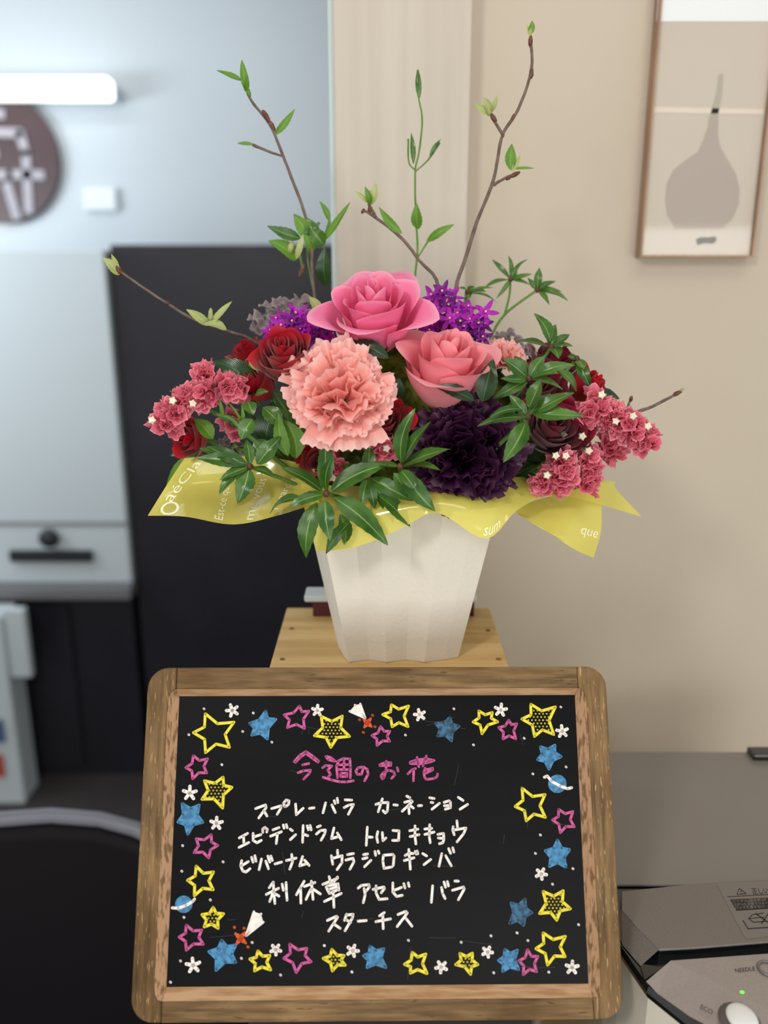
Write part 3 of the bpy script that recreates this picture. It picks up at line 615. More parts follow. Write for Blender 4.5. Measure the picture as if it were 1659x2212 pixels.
# rear deck
yl = Pz(1500, 1906, z0+.008).y
bevel(t.add('rear_deck', box(.203, .527, yl+.004, .893, z0-.001, z0+.002), m_rear), .002)
bevel(t.add('hinge_cap', box(Pz(1605, 1620, z0).x, .50, .872, .892, z0+.0022, z0+.010), m_blackg), .002)
# lid
zl = z0+.010
lid = [(1343, 1925), (1500, 1909), (1660, 1900), (1760, 1897), (1860, 1990), (1800, 2026), (1659, 2034), (1500, 2047), (1424, 2051), (1378, 2006), (1343, 1966)]
lp = [Pz(x, y, zl) for x, y in lid]
lp = [Vector((min(p.x, .50), p.y, p.z)) for p in lp]; lp[3].x = .485; lp[4].x = .51; lp[5].x = .47
bevel(t.add('lid', prism(lp[::-1], (0, 0, -.0022)), m_taupe), .0006)
t.add('lid_base', prism([p+Vector((0, 0, -.0023)) for p in lp[::-1]], (0, 0, -.007)), m_blackg)
sk = [Pz(x, y, zl-.0005) for x, y in [(1343, 1966), (1378, 2006), (1424, 2051)]]; sk2 = [Pz(x, y, z0) for x, y in [(1320, 1985), (1345, 2042), (1384, 2087)]]
t.add('lid_side', (sk+sk2, [(0, 3, 4, 1), (1, 4, 5, 2)]), m_taupe)
# dark groove between lid and front panel
gp = [Pz(x, y, z0+.001) for x, y in [(1384, 2087), (1424, 2050), (1500, 2046), (1660, 2032)]]+[Vector((.50, .60, z0+.001)), Vector((.50, .57, z0+.001))]+[Pz(x, y, z0+.001) for x, y in [(1665, 2068), (1447, 2081), (1393, 2116)]]
t.add('groove', prism(gp[::-1], (0, 0, -.004)), m_blackg)
# front panel with a creased skirt
fp = [Pz(x, y, z0+.006) for x, y in [(1449, 2075), (1660, 2060)]]+[Vector((.505, .573, z0+.006)), Vector((.47, .525, z0+.006)), Vector((.42, .497, z0+.006))]+[Pz(x, y, z0+.006) for x, y in [(1700, 2196), (1600, 2152), (1520, 2110)]]
t.add('front_panel', prism(fp[::-1], (0, 0, -.005)), m_taupe2)
sk = [fp[0], fp[7], fp[6], fp[5], fp[4]]; sk2 = [Pz(1396, 2120, z0+.0012), Pz(1420, 2146, z0-.001), Pz(1490, 2196, z0-.001), Vector((.285, .483, z0-.001)), Vector((.37, .466, z0-.001))]
t.add('front_skirt', (sk+sk2, [(i, i+5, i+6, i+1) for i in range(4)]), m_taupe2, smooth=False)
def flat_text(s, o_, ex, ey, z, m, nm, size=1.0):
    V, F = text_mesh(s)
    O = Pz(*o_, z); X = (Pz(*ex, z)-O); Y_ = (Pz(*ey, z)-O)
    wd_ = max(v.x for v in V); hd = .72
    return t.add(nm, ([O+X*(v.x/wd_)+Y_*(v.y/hd) for v in V], F), m)
flat_text('NEEDLE', (1588, 2101), (1632, 2096), (1586, 2092), z0+.0063, m_ink, 'needle_lettering')
# ECO on the skirt plane
zz = z0+.0026
flat_text('ECO', (1511, 2178), (1538, 2192), (1514, 2168), z0+.0045, m_ink, 'eco_lettering')
q = Pz(1603, 2143, z0+.0063)
mg = mat('green_led', RGB(90, 255, 60), .3, emit=1.6)
t.add('indicator_light', blob(q, .0017, .0013, .0006), mg, smooth=True)
q = Pz(1598, 2204, z0+.004)
t.add('button_recess', blob(q, .0155, .017, .0025), mat('recess_dark', RGB(96, 88, 88), .5), smooth=True)
t.add('button', blob(q+Vector((.001, -.001, .0035)), .0115, .0135, .004, nu=24), mat('button_white', RGB(240, 240, 240), .35), smooth=True, label='white rounded button')
q = Pz(1659, 2092, z0+.007)
t.add('dial', tube([q+Vector((.0075*math.cos(a), .0075*math.sin(a), 0)) for a in [k*math.pi/10 for k in range(21)]], .0012, 6), m_taupe, smooth=True)
# caution label on the lid
zlab = zl+.0003
def lidpoly(pts, z=zlab): return prism([Pz(x, y, z) for x, y in pts], (0, 0, -.0002))
def lidstroke(pl, wpx, z=zlab+.0002):
    out = []
    for i in range(len(pl)-1):
        a, b = Vector(pl[i]), Vector(pl[i+1]); d = (b-a).normalized(); n = Vector((-d.y, d.x))*wpx/2
        out.append(lidpoly([a-n, b-n, b+n, a+n], z))
    return join(*out)
lab = t.add('caution_label', lidpoly([(1547, 1908), (1720, 1900), (1760, 2010), (1615, 2028), (1607, 2022)]), mat('label_taupe', RGB(128, 122, 118), .45, metal=.2))
t.add('label_triangle', lidstroke([(1592, 1932), (1597, 1919), (1612, 1930), (1592, 1932)], 1.3), m_ink, parent=lab)
t.add('label_rule', lidstroke([(1571, 1937), (1660, 1932)], 1.2), m_ink, parent=lab)
t.add('label_bar', lidpoly([(1577, 1943), (1680, 1938), (1690, 1961), (1591, 1967)], zlab+.0002), m_ink, parent=lab)
t.add('label_drawing', join(lidstroke([(1617, 1984), (1650, 1981)], 1.5), lidstroke([(1617, 1984), (1625, 1976), (1650, 1972)], 1.5), lidstroke([(1617, 1984), (1628, 1992), (1655, 1990)], 1.5), lidstroke([(1632, 1973), (1662, 1994)], 2.2), lidstroke([(1660, 1973), (1645, 1995)], 2.2), lidstroke([(1605, 1988), (1616, 2006), (1660, 2003)], 2.0)), m_ink, parent=lab)
def lab_text(s, o_, ex, ey, m, nm, z):
    o = flat_text(s, o_, ex, ey, z, m, nm); o.parent = lab
lab_text('!', (1599, 1930), (1602, 1930), (1599, 1922), m_ink, 'label_mark', zlab+.0003)
lab_text('正しい', (1626, 1931), (1662, 1929), (1622, 1920), m_ink, 'label_heading', zlab+.0003)
for i, s in enumerate(['ニードル(給水針)が', '上がった状態でウォー', 'パックを置かない']):
    lab_text(s, (1582+i*3, 1949.5+i*7), (1656+i*3 if i < 2 else 1652, 1946+i*7), (1580.5+i*3, 1944.5+i*7), m_ink2, 'label_text', zlab+.0005)

exec_flowers = True
# ================================================================== BOUQUET
m_stem = mat('green_stem', RGB(92, 132, 62), .5, noise_s=40, col2=RGB(76, 112, 50))
m_twig = mat('brown_twig', RGB(92, 74, 68), .6, noise_s=120, col2=RGB(118, 98, 88), bump=.6, bump_s=400)
m_leaf = leaf_mat('andromeda_leaf', RGB(44, 84, 28), RGB(80, 122, 44), RGB(140, 178, 100), .22)
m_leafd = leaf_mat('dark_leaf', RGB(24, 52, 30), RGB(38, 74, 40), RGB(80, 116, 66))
m_leafy = leaf_mat('fresh_leaf', RGB(92, 140, 44), RGB(120, 166, 60), RGB(160, 196, 100), .4, .35)
m_leafp = leaf_mat('pale_bud_leaf', RGB(172, 182, 112), RGB(196, 204, 138), RGB(214, 218, 170), .5, .3)
m_bud = mat('bud_scale', RGB(120, 70, 44), .5, noise_s=200, col2=RGB(70, 44, 34))

def leaf_vf(b, tp, wid, nrm, arch=.12, fold=.25, roll=0, sweep=0, ser=.04, nu=6, nv=14, full=.55):
    b, tp = Vector(b), Vector(tp); d = tp-b; Ln = d.length; d.normalize()
    n = (nrm-d*nrm.dot(d)).normalized(); s = d.cross(n)
    q = Quaternion(d, roll); n = q@n; s = q@s
    wv = random.uniform(0, 6)
    def f(u, v):
        x = (u-.5)*2
        prof = max(0, math.sin(math.pi*v**(.5/full*.95)))**.85 if v < 1 else 0
        prof = prof*(1-.25*v)+.03*(1-v)
        e = 1+(ser*(1 if int(v*nv+.5) % 2 else -1) if abs(x) > .99 else 0)
        lat = x*wid/2*prof*e
        arc = arch*Ln*math.sin(math.pi*v)
        side = sweep*Ln*math.sin(math.pi*v)
        z = arc+fold*abs(lat)*(1) + .03*wid*math.sin(v*9+wv)*x
        return b+d*(Ln*v)+s*(lat+side)+n*z
    return grid(f, nu, nv)
def tocam(p): return (CAM-Vector(p)).normalized()
def leaf(t, b, tip, w_, m=None, arch=None, sweep=None, up_=.5, nm='leaf', parent=None, fold=.25, roll=None, full=.55):
    """b, tip = (px, py, Y); width in pixels"""
    bb = P(*b); tt = P(*tip); wm = w_*mpp(b[0], b[1], (b[2]+tip[2])/2)*1.12
    nr = tocam(bb)*(1-up_)+Vector((0, 0, 1))*up_
    return t.add(nm, leaf_vf(bb, tt, wm, nr, arch if arch is not None else random.uniform(.04, .14), fold, roll if roll is not None else random.uniform(-.35, .35), sweep if sweep is not None else random.uniform(-.06, .06), full=full), m or m_leaf, parent, True)
def stem_to_foam(t, p, r_=.0022, m=None, bendy=.5, dz=-.02, spread=.35):
    p = Vector(p); e = Vector((FC.x+(p.x-FC.x)*spread, FC.y+(p.y-FC.y)*spread, FC.z+dz))
    mid = p.lerp(e, .5)+Vector((0, 0, .01*bendy))
    t.add('stem', tube(catmull([p, mid, e], 5), r_, 7), m or m_stem, smooth=True)

def whorl(name, label, c, leaves, m=None, group='green andromeda leaf sprays in the bouquet', stem=True, up_=.5, rnd_dy=.012):
    t = Thing(name, label, 'leaf spray', P(*c), group)
    for lf in leaves:
        tx, ty, w_ = lf[:3]; dy = lf[3] if len(lf) > 3 else random.uniform(-rnd_dy-.008, rnd_dy-.008)
        bx, by = lf[4:6] if len(lf) > 4 else (c[0]+(tx-c[0])*.06, c[1]+(ty-c[1])*.06)
        leaf(t, (bx, by, c[2]), (tx, ty, c[2]+dy), w_, m, up_=up_)
    t.add('bud', blob(P(*c), .0028, .0028, .003, .3, 200), m_bud, smooth=True)
    if stem: stem_to_foam(t, P(c[0], c[1], c[2]+.001), .0018)
    return t

# moss bed filling the gaps
m_moss = mat('moss', RGB(36, 52, 22), .9, .1, noise_s=90, col2=RGB(96, 104, 34), bump=1, bump_s=200)
V, F = blob((FC.x+.008, FC.y+.006, FC.z+.012), .136, .074, .132, .10, 18, 40, 24)
V = [Vector((v.x if v.z > FC.z-.004 else FC.x+(v.x-FC.x)*.55, v.y if v.z > FC.z-.004 else FC.y+(v.y-FC.y)*.8, max(v.z, FC.z-.006))) for v in V]
rm = random.Random(11)
for k in range(2600):
    th = rm.uniform(0, 6.283); ph = math.acos(rm.uniform(.0, 1)); d = Vector((math.sin(ph)*math.cos(th), math.sin(ph)*math.sin(th), math.cos(ph)))
    p = Vector((FC.x+.008+d.x*.136, FC.y+.006+d.y*.074, FC.z+.012+d.z*.132)); e = Vector((rm.uniform(-1, 1), rm.uniform(-1, 1), rm.uniform(-1, 1))).normalized()
    q = (d+e*.8).normalized()*rm.uniform(.003, .009); s = q.cross(e).normalized()*.0009; n = len(V)
    V += [p-s, p+s, p+q]; F.append((n, n+1, n+2))
tag(obj('moss_bed', V, F, m_moss), 'green moss filling the gaps between the flowers', 'moss', kind='stuff')

# ---- roses
def rose(name, label, c, axis, R, Hh, N, m, group=None, open_=1.0, twist=0, seed=1, lobes=None, noisea=.04, stem=True, inner_h=1.0, tight=.1):
    rr = random.Random(seed); axis = Vector(axis).normalized(); s, u_, _ = frame_of(axis)
    t = Thing(name, label, 'rose', c, group); c = Vector(c)
    for k in range(N):
        f_ = k/(N-1)
        th0 = twist+k*2.3999+rr.uniform(-.15, .15)
        rt = R*(tight+(1-tight)*f_**1.15)*.80; hw = 1.75-(1.75-.82)*f_**.7
        h = Hh*(inner_h-(inner_h-.80)*f_)*(1+rr.uniform(-.05, .05)); curl = R*.34*max(0, f_-.18)**1.15*open_*rr.uniform(.75, 1.3)
        rb = R*.10+R*.12*f_; drop = open_*.55*max(0, f_-.5)
        p1, p2 = rr.uniform(0, 6), rr.uniform(0, 6)
        def f(u, v):
            x = (u-.5)*2; ve = v*(1-.27*abs(x)**2.6)+.05*v*math.exp(-(x*5)**2)*f_
            wn = .35+.65*min(1, ve/.45)**.7
            a = th0+x*hw*wn*(1-.25*max(0, ve-.75)/.25*abs(x))
            belly = math.sin(min(1, ve/.9)*math.pi/2)**.8
            r_ = rb+(rt-rb)*belly+(R*.018*(x+1)*f_ if f_ > .05 else R*.02*(x+1))
            z = h*ve
            if ve > .62:
                q = (ve-.62)/.38; r_ += curl*q*q*(1.1-.35*x*x); z -= (curl*.55*q**2.2+drop*h*.35*q*q)
            wob = noisea*R*ve*f_*(math.sin(3.1*x+p1)+.6*math.sin(6*x+p2)*ve)
            r_ += wob; z += .5*wob
            return c+axis*z+(s*math.cos(a)+u_*math.sin(a))*r_
        t.add('petal', grid(f, 14, 12), m, smooth=True)
    # calyx
    t.add('calyx', blob(c+axis*.002, R*.2, R*.2, R*.15, 0, 10, axes=(s, u_, axis)), m_stem, smooth=True)
    if stem: stem_to_foam(t, c, .0028)
    return t
m_rose1 = petal_mat('hot_pink_petal', RGB(252, 170, 190), RGB(252, 136, 182), RGB(255, 178, 206), .5, .25)
m_rose2 = petal_mat('salmon_pink_petal', RGB(252, 192, 184), RGB(253, 160, 174), RGB(254, 178, 186), .5, .25)
m_red = petal_mat('dark_red_petal', RGB(120, 6, 20), RGB(176, 6, 30), RGB(186, 24, 48), .5, .12, sheen=.2, spec=.2)
m_red2 = petal_mat('deep_crimson_petal', RGB(70, 4, 20), RGB(122, 8, 40), RGB(140, 20, 50), .5, .1, sheen=.2, spec=.2)
def cup(px, py, Y, axis, h):  # base of a flower whose middle is at the pixel
    return P(px, py, Y)-Vector(axis).normalized()*h*.55
ax = (-.02, -.52, .85)
rose('pink_rose', 'large hot pink open rose at the top middle of the bouquet', cup(808, 685, .775, ax, .06), ax, .054, .068, 20, m_rose1, 'large pink roses', 1.0, .4, 5, inner_h=1.08)
ax = (.12, -.42, .9)
rose('pink_rose', 'large salmon pink rose above the dark purple carnation', cup(965, 805, .745, ax, .06), ax, .050, .070, 19, m_rose2, 'large pink roses', .95, 2.2, 12, inner_h=1.05)
ax = (-.1, -.62, .78)
rose('red_rose', 'open dark red rose left of the light pink carnation', cup(617, 774, .735, ax, .04), ax, .031, .045, 24, m_red, 'dark red roses', .55, 1, 3, tight=.06)
ax = (-.55, -.5, .5)
rose('red_rose', 'red rose partly hidden behind the left pink statice', cup(556, 835, .77, ax, .03), ax, .028, .038, 14, m_red, 'dark red roses', .6, 2, 8)
ax = (-.3, -.2, .9)
rose('red_rose', 'blurred red rose at the back left below the grey velvety flower', cup(540, 770, .85, ax, .03), ax, .028, .034, 14, m_red, 'dark red roses', .6, 3, 9)
ax = (-.5, -.6, .1)
rose('red_rose', 'red rose low at the left under the pink statice', cup(418, 945, .765, ax, .02), ax, .026, .030, 13, m_red, 'dark red roses', .5, 0, 10)
ax = (0, -.75, .5)
rose('red_rose', 'small deep red rose between the light pink and purple carnations', cup(832, 915, .735, ax, .03), ax, .028, .036, 18, m_red, 'dark red roses', .4, 0, 21)
ax = (.0, -.8, .2)
rose('red_rose', 'deep red rose low behind the front andromeda leaves', cup(690, 1000, .745, ax, .03), ax, .026, .030, 14, m_red, 'dark red roses', .4, 1, 22)
ax = (.15, -.75, .55)
rose('red_rose', 'very dark crimson rose right of the purple carnation', cup(1190, 930, .755, ax, .03), ax, .040, .042, 20, m_red2, 'dark red roses', .5, 1.4, 23)
ax = (.35, -.3, .8)
rose('red_rose', 'deep crimson rose between the two right leaf sprays', cup(1158, 846, .785, (.1,-.6,.6), .03), (.1,-.6,.6), .034, .040, 14, m_red2, 'dark red roses', .5, 2.4, 29)
rose('red_rose', 'crimson rose behind the upper right andromeda leaves', cup(1195, 795, .815, ax, .03), ax, .032, .040, 16, m_red2, 'dark red roses', .5, 2.4, 24)
ax = (.6, -.4, .55)
rose('red_rose', 'crimson rose at the right above the pink statice', cup(1266, 838, .80, ax, .03), ax, .026, .036, 14, m_red, 'dark red roses', .5, .4, 25)

# ---- carnations
def carnation(name, label, c, axis, R, N, m, seed=2, ruff=.10, maxang=1.62, fanw=.60, group='carnations', stem=True, teeth=.022, nu=30, nv=9, dome=1.0):
    rr = random.Random(seed); axis = Vector(axis).normalized(); s, u_, _ = frame_of(axis); c = Vector(c)
    t = Thing(name, label, 'carnation', c, group)
    for k in range(N):
        f_ = 1-k/(N-1)                                  # 1 = outermost
        th = k*2.3999+rr.uniform(-.2, .2); ang = .12+(maxang-.12)*f_**.75+rr.uniform(-.08, .08)
        Ln = R*(.80+.28*f_)*rr.uniform(.84, 1.12)*(1.0 if f_ > .25 else dome)
        rad = s*math.cos(th)+u_*math.sin(th); tang = axis.cross(rad).normalized()
        fw_ = Ln*fanw*rr.uniform(.85, 1.1); p1, p2, p3 = rr.uniform(0, 6), rr.uniform(0, 6), rr.uniform(2.2, 3.8)
        amp = ruff*Ln*(1.1-.45*f_)
        # centre line by integrating a bending direction
        pts = [c.copy()]; dirs = []
        for j in range(nv+1):
            v = j/nv; a = ang*(.45+.75*v**1.2) if f_ > .3 else ang*(1.2-.5*v)
            d = axis*math.cos(a)+rad*math.sin(a); dirs.append(d); pts.append(pts[-1]+d*(Ln/nv))
        def f(u, v):
            x = (u-.5)*2; j = min(nv, int(round(v*nv))); p = pts[j]; d = dirs[j]; nn = tang.cross(d)
            spread = .10+.90*v**.85
            top = -.14*Ln*x*x*v + (teeth*Ln*math.sin(int(round(u*nu))*2.4+p1)*(v > .99))
            ru = amp*v**1.6*(math.sin(p3*math.pi*x*.8+p1)+.55*math.sin(p3*5.1*x+p2)*v)
            return p+tang*(x*fw_*spread)+d*top+nn*ru
        t.add('petal', grid(f, nu, nv), m, smooth=True)
    t.add('calyx', tube([c-axis*R*.35, c, c+axis*R*.15], [R*.1, R*.14, R*.16], 10), m_stem, smooth=True)
    if stem: stem_to_foam(t, c-axis*R*.3, .002)
    return t
m_carn = petal_mat('light_pink_petal', RGB(250, 186, 172), RGB(253, 184, 176), RGB(255, 216, 210), .6, .3, streak=.4, streak_col=RGB(246, 146, 146), edge=.86)
m_pur = petal_mat('dark_purple_petal', RGB(26, 8, 24), RGB(50, 18, 48), RGB(80, 38, 66), .4, .05, streak=.4, streak_col=RGB(40, 20, 56), edge=.9)
ax = Vector((.05, -.80, .55)).normalized()
carnation('carnation', 'large light pink frilly carnation at the front middle left', P(740, 858, .715)-ax*.014, ax, .052, 34, m_carn, 4)
ax = Vector((.05, -.88, .40)).normalized()
carnation('carnation', 'dark purple ruffled carnation at the front right of centre', P(1003, 980, .742)-ax*.010, ax, .052, 56, m_pur, 6, ruff=.15, maxang=1.75, fanw=.7)
ax = Vector((.25, -.45, .8)).normalized()
carnation('carnation', 'small light pink carnation behind the salmon pink rose', P(1088, 775, .80)-ax*.008, ax, .026, 30, m_carn, 9)

# ---- statice clusters
def floret_mesh(seed, m, R=.0062):
    rr = random.Random(seed); ph = rr.uniform(0, 6); ph2 = rr.uniform(0, 6)
    V, F, U = [], [], []; n = 18; prof = [(.10, -.9), (.45, -.45), (.78, .05), (1.0, .25)]
    for j, (r_, z) in enumerate(prof):
        for i in range(n):
            a = 2*math.pi*i/n; k = j/3
            rf = 1+.12*k*math.sin(5*a+ph)+.05*k*math.sin(9*a+ph2); zz = z+.22*k*k*math.sin(5*a+ph2)+.12*k*k*math.sin(8*a)
            V.append((R*r_*rf*math.cos(a), R*r_*rf*math.sin(a), R*zz)); U.append((i/n, k))
    for j in range(3):
        for i in range(n): F.append((j*n+i, j*n+(i+1) % n, (j+1)*n+(i+1) % n, (j+1)*n+i))
    b0 = len(V)
    for j, (r_, z) in enumerate([(.08, -.7), (.32, -.1), (.42, .35)]):
        for i in range(n):
            a = 2*math.pi*i/n; k = j/2; V.append((R*r_*(1+.3*k*math.sin(4*a+ph))*math.cos(a), R*r_*(1+.3*k*math.sin(4*a+ph))*math.sin(a), R*(z+.25*k*math.sin(6*a+ph)))); U.append((i/n, k))
    for j in range(2):
        for i in range(n): F.append((b0+j*n+i, b0+j*n+(i+1) % n, b0+(j+1)*n+(i+1) % n, b0+(j+1)*n+i))
    o = obj('floret', V, F, m, None, None, True, U); me = o.data; bpy.data.objects.remove(o); return me
m_stat = petal_mat('statice_pink', RGB(206, 88, 116), RGB(234, 122, 146), RGB(250, 172, 184), .7, .25, streak=.3, streak_col=RGB(214, 84, 114), edge=.8)
m_cor = mat('corolla_cream', RGB(252, 246, 222), .5, trans=.2)
FM = [floret_mesh(i, m_stat) for i in range(6)]
def cor_mesh():
    V, F = [], []; n = 10
    for j, (r_, z) in enumerate([(.25, -1), (.45, -.2), (1, .35), (.55, .55), (.15, .3)]):
        for i in range(n):
            a = 2*math.pi*i/n; k = 1+.22*(j > 1)*math.cos(5*a); V.append((.0026*r_*k*math.cos(a), .0026*r_*k*math.sin(a), .0026*z))
    for j in range(4):
        for i in range(n): F.append((j*n+i, j*n+(i+1) % n, (j+1)*n+(i+1) % n, (j+1)*n+i))
    F.append(tuple(range(4*n, 5*n)))
    o = obj('corolla', V, F, m_cor, None, None, True); me = o.data; bpy.data.objects.remove(o); return me
CM = cor_mesh()
def statice(label, spine, rad, n, whites, Y, seed=1, stem_end=None, dirx=None):
    """spine in px; florets crowd a sausage round it"""
    rr = random.Random(seed); c0 = P(spine[0][0], spine[0][1], Y)
    t = Thing('statice_cluster', label, 'statice', c0, 'pink statice clusters')
    sp = [P(x, y, Y+(k*.0)) for k, (x, y) in enumerate(spine)]; segs = [(sp[i+1]-sp[i]).length for i in range(len(sp)-1)]; tot = sum(segs)
    for k in range(n):
        s_ = (k+.5)/n*tot+rr.uniform(-.3, .3)*tot/n; i = 0; s_ = min(max(s_, 0), tot)
        while i < len(segs)-1 and s_ > segs[i]: s_ -= segs[i]; i += 1
        d = (sp[i+1]-sp[i]).normalized(); p = sp[i]+d*s_
        a, b, _ = frame_of(d); cm = tocam(p); cm = (cm-d*cm.dot(d)).normalized(); sd = d.cross(cm)
        th = k*2.3999 % 6.283; th = (th/6.283-.5)*4.4
        o_ = cm*math.cos(th)+sd*math.sin(th); r_ = rad*mpp(*spine[0], Y)*rr.uniform(.5, .95)
        ob = bpy.data.objects.new('floret', FM[rr.randrange(6)]); COL.objects.link(ob); ob.parent = t.e
        ob.location = p+o_*r_-t.loc; q = (o_+Vector((rr.uniform(-.4, .4), rr.uniform(-.4, .4), rr.uniform(0, .5)))).normalized()
        ob.rotation_euler = (q.to_track_quat('Z', 'Y') @ Quaternion((0, 0, 1), rr.uniform(0, 6))).to_euler(); k2 = rr.uniform(1.1, 1.45); ob.scale = (k2,)*3
    for (x, y) in whites:
        ob = bpy.data.objects.new('corolla', CM); COL.objects.link(ob); ob.parent = t.e; ob.scale = (1.35,)*3
        p = P(x, y, Y); ob.location = P(x, y, Y-(rad*.95*mpp(x, y, Y)))-t.loc; ob.rotation_euler = (tocam(p)+Vector((rr.uniform(-.4, .4), 0, rr.uniform(.0, .6)))).to_track_quat('Z', 'Y').to_euler()
    t.add('stalk', tube(catmull([sp[0]*1.0]+sp[1:], 4) if len(sp) > 2 else sp, .0022, 6), m_stem, smooth=True)
    if stem_end: t.add('stem', tube(catmull([P(*q) for q in stem_end], 5), .0022, 6), m_stem, smooth=True)
    return t
statice('left pink statice spray pointing down to the lower left', [(352, 925), (368, 895), (392, 868), (425, 855), (455, 845)], 30, 34, [(374, 866), (416, 872), (329, 908)], .73, 1, [(420, 870, .74), (480, 900, .755), (560, 960, .77), (680, 1050, .79)])
statice('rounded pink statice tuft at the top of the left group', [(435, 815), (455, 805)], 24, 12, [], .745, 2, [(450, 815, .75), (520, 900, .77), (680, 1050, .79)])
statice('pink statice tuft between left group and dark red rose', [(480, 832), (528, 838)], 24, 14, [], .74, 3, [(500, 840, .75), (560, 920, .77), (690, 1050, .79)])
statice('faded pink statice behind the green stems at left', [(490, 890), (515, 935)], 18, 8, [], .765, 4, [(505, 900, .77), (600, 1000, .78), (700, 1060, .79)])
statice('pink statice peeping out above the front leaf whorl', [(712, 1030), (730, 995)], 20, 9, [(718, 1032)], .715, 5, [(720, 1010, .73), (770, 1060, .77)])
statice('pink statice tuft left of the front right leaf whorl', [(800, 975), (840, 968)], 24, 14, [(835, 969), (800, 985)], .715, 6, [(820, 980, .73), (840, 1060, .78)])
statice('long pink statice spray arching to the far right', [(1270, 860), (1300, 890), (1335, 908), (1370, 930), (1402, 955)], 34, 52, [(1300, 853), (1368, 899), (1330, 910), (1400, 921)], .76, 7, [(1300, 920, .765), (1240, 960, .77), (1100, 1040, .79)])
statice('left edge tuft of the right statice beside dark crimson rose', [(1252, 905), (1275, 890)], 22, 10, [(1217, 940)], .755, 8, [(1260, 920, .76), (1120, 1040, .79)])
statice('pink statice tuft hanging below the long right spray', [(1300, 955), (1335, 985)], 22, 12, [], .785, 9, [(1310, 965, .785), (1240, 975, .785), (1120, 1040, .79)])
statice('pink statice on the right under the leaves, front tuft', [(1210, 985), (1218, 1030), (1200, 1040)], 30, 22, [(1201, 985), (1223, 985)], .735, 10, [(1205, 1010, .745), (1120, 1050, .78)])
statice('lowest pink statice tuft above the yellow film', [(1165, 1025), (1178, 1060)], 22, 12, [(1181, 1027)], .73, 11, [(1170, 1040, .74), (1110, 1055, .78)])
statice('right hanging pink statice tuft with cream floret', [(1268, 975), (1275, 1020), (1265, 1055)], 24, 20, [(1272, 974), (1258, 943)], .745, 12, [(1265, 1000, .75), (1120, 1055, .79)])

# ---- orchid blossoms
def blossom_mesh(seed, m):
    rr = random.Random(seed); V, F, U = [], [], []
    for k in range(5):
        a = k*1.2566+rr.uniform(-.15, .15); Ln = .0105*rr.uniform(.85, 1.1); lift = rr.uniform(-.1, .4)
        for j in range(6):
            v = j/5; wv = .0021*math.sin(math.pi*min(1, .12+v*.88))**.7
            for x in (-1, 0, 1):
                r_ = .001+Ln*v; px_ = r_; py2 = x*wv; z = lift*Ln*v*v*1.2-(.0006 if x == 0 else 0)
                V.append((px_*math.cos(a)-py2*math.sin(a), px_*math.sin(a)+py2*math.cos(a), z)); U.append(((x+1)/2, v))
        b0 = k*18
        for j in range(5):
            for i in range(2): F.append((b0+j*3+i, b0+j*3+i+1, b0+j*3+i+4, b0+j*3+i+3))
    b0 = len(V); n = 14     # fringed lip
    for j, (r_, z) in enumerate([(.0008, .0006), (.0022, .0028), (.0042, .0034)]):
        for i in range(n):
            a = 2*math.pi*i/n; q = r_*(1+(.35 if i % 2 else -.2)*(j == 2)); V.append((q*math.cos(a)+.0012, q*math.sin(a), z)); U.append((i/n, 1))
    for j in range(2):
        for i in range(n): F.append((b0+j*n+i, b0+j*n+(i+1) % n, b0+(j+1)*n+(i+1) % n, b0+(j+1)*n+i))
    o = obj('blossom', V, F, m, None, None, True, U); me = o.data; bpy.data.objects.remove(o); return me
m_orch = petal_mat('magenta_orchid', RGB(190, 60, 190), RGB(172, 26, 176), RGB(184, 40, 190), .45, .2)
m_orchd = petal_mat('violet_orchid', RGB(90, 14, 110), RGB(112, 20, 130), RGB(134, 26, 146), .45, .2)
BM = [blossom_mesh(i, m_orch) for i in range(4)]; BMd = [blossom_mesh(i+9, m_orchd) for i in range(3)]
m_yel = mat('orchid_centre', RGB(236, 190, 150), .5)
o = obj('centre', *blob((0, 0, .0032), .0011, .0011, .0012, nu=8, nv=5), m_yel, smooth=True); YM = o.data; bpy.data.objects.remove(o)
def orchid(label, pts, Y, seed, dark=.2):
    rr = random.Random(seed); cx_ = sum(p[0] for p in pts)/len(pts); cy_ = sum(p[1] for p in pts)/len(pts)
    t = Thing('orchid_cluster', label, 'orchid', P(cx_, cy_+20, Y+.02), 'purple orchid clusters')
    root = P(cx_, cy_+45, Y+.03)
    for (x, y) in pts:
        p = P(x, y, Y+rr.uniform(-.014, .014)); me = rr.choice(BMd) if rr.random() < dark else rr.choice(BM)
        ob = bpy.data.objects.new('blossom', me); COL.objects.link(ob); ob.parent = t.e; ob.location = p-t.loc
        q = (p-root).normalized()+tocam(p)*.8+Vector((rr.uniform(-.5, .5), rr.uniform(-.3, .3), rr.uniform(-.2, .5)))
        ob.rotation_euler = (q.to_track_quat('Z', 'Y') @ Quaternion((0, 0, 1), rr.uniform(0, 6))).to_euler(); ob.scale = (rr.uniform(.85, 1.25),)*3
        cc_ = bpy.data.objects.new('centre', YM); COL.objects.link(cc_); cc_.parent = ob
        t.add('pedicel', tube([p, p.lerp(root, .5)+Vector((0, 0, .002)), root], .0007, 5), mat_ped, smooth=True)
    stem_to_foam(t, root, .0022)
mat_ped = mat('purple_pedicel', RGB(110, 60, 110), .5)
orchid('magenta orchid cluster left of the hot pink rose', [(610, 705), (632, 695), (650, 712), (668, 700), (690, 695), (598, 728), (622, 728), (645, 735), (678, 722), (702, 712), (715, 735), (700, 740), (588, 745), (725, 752), (660, 690), (690, 755), (600, 690), (585, 715), (640, 680)], .79, 1, .15)
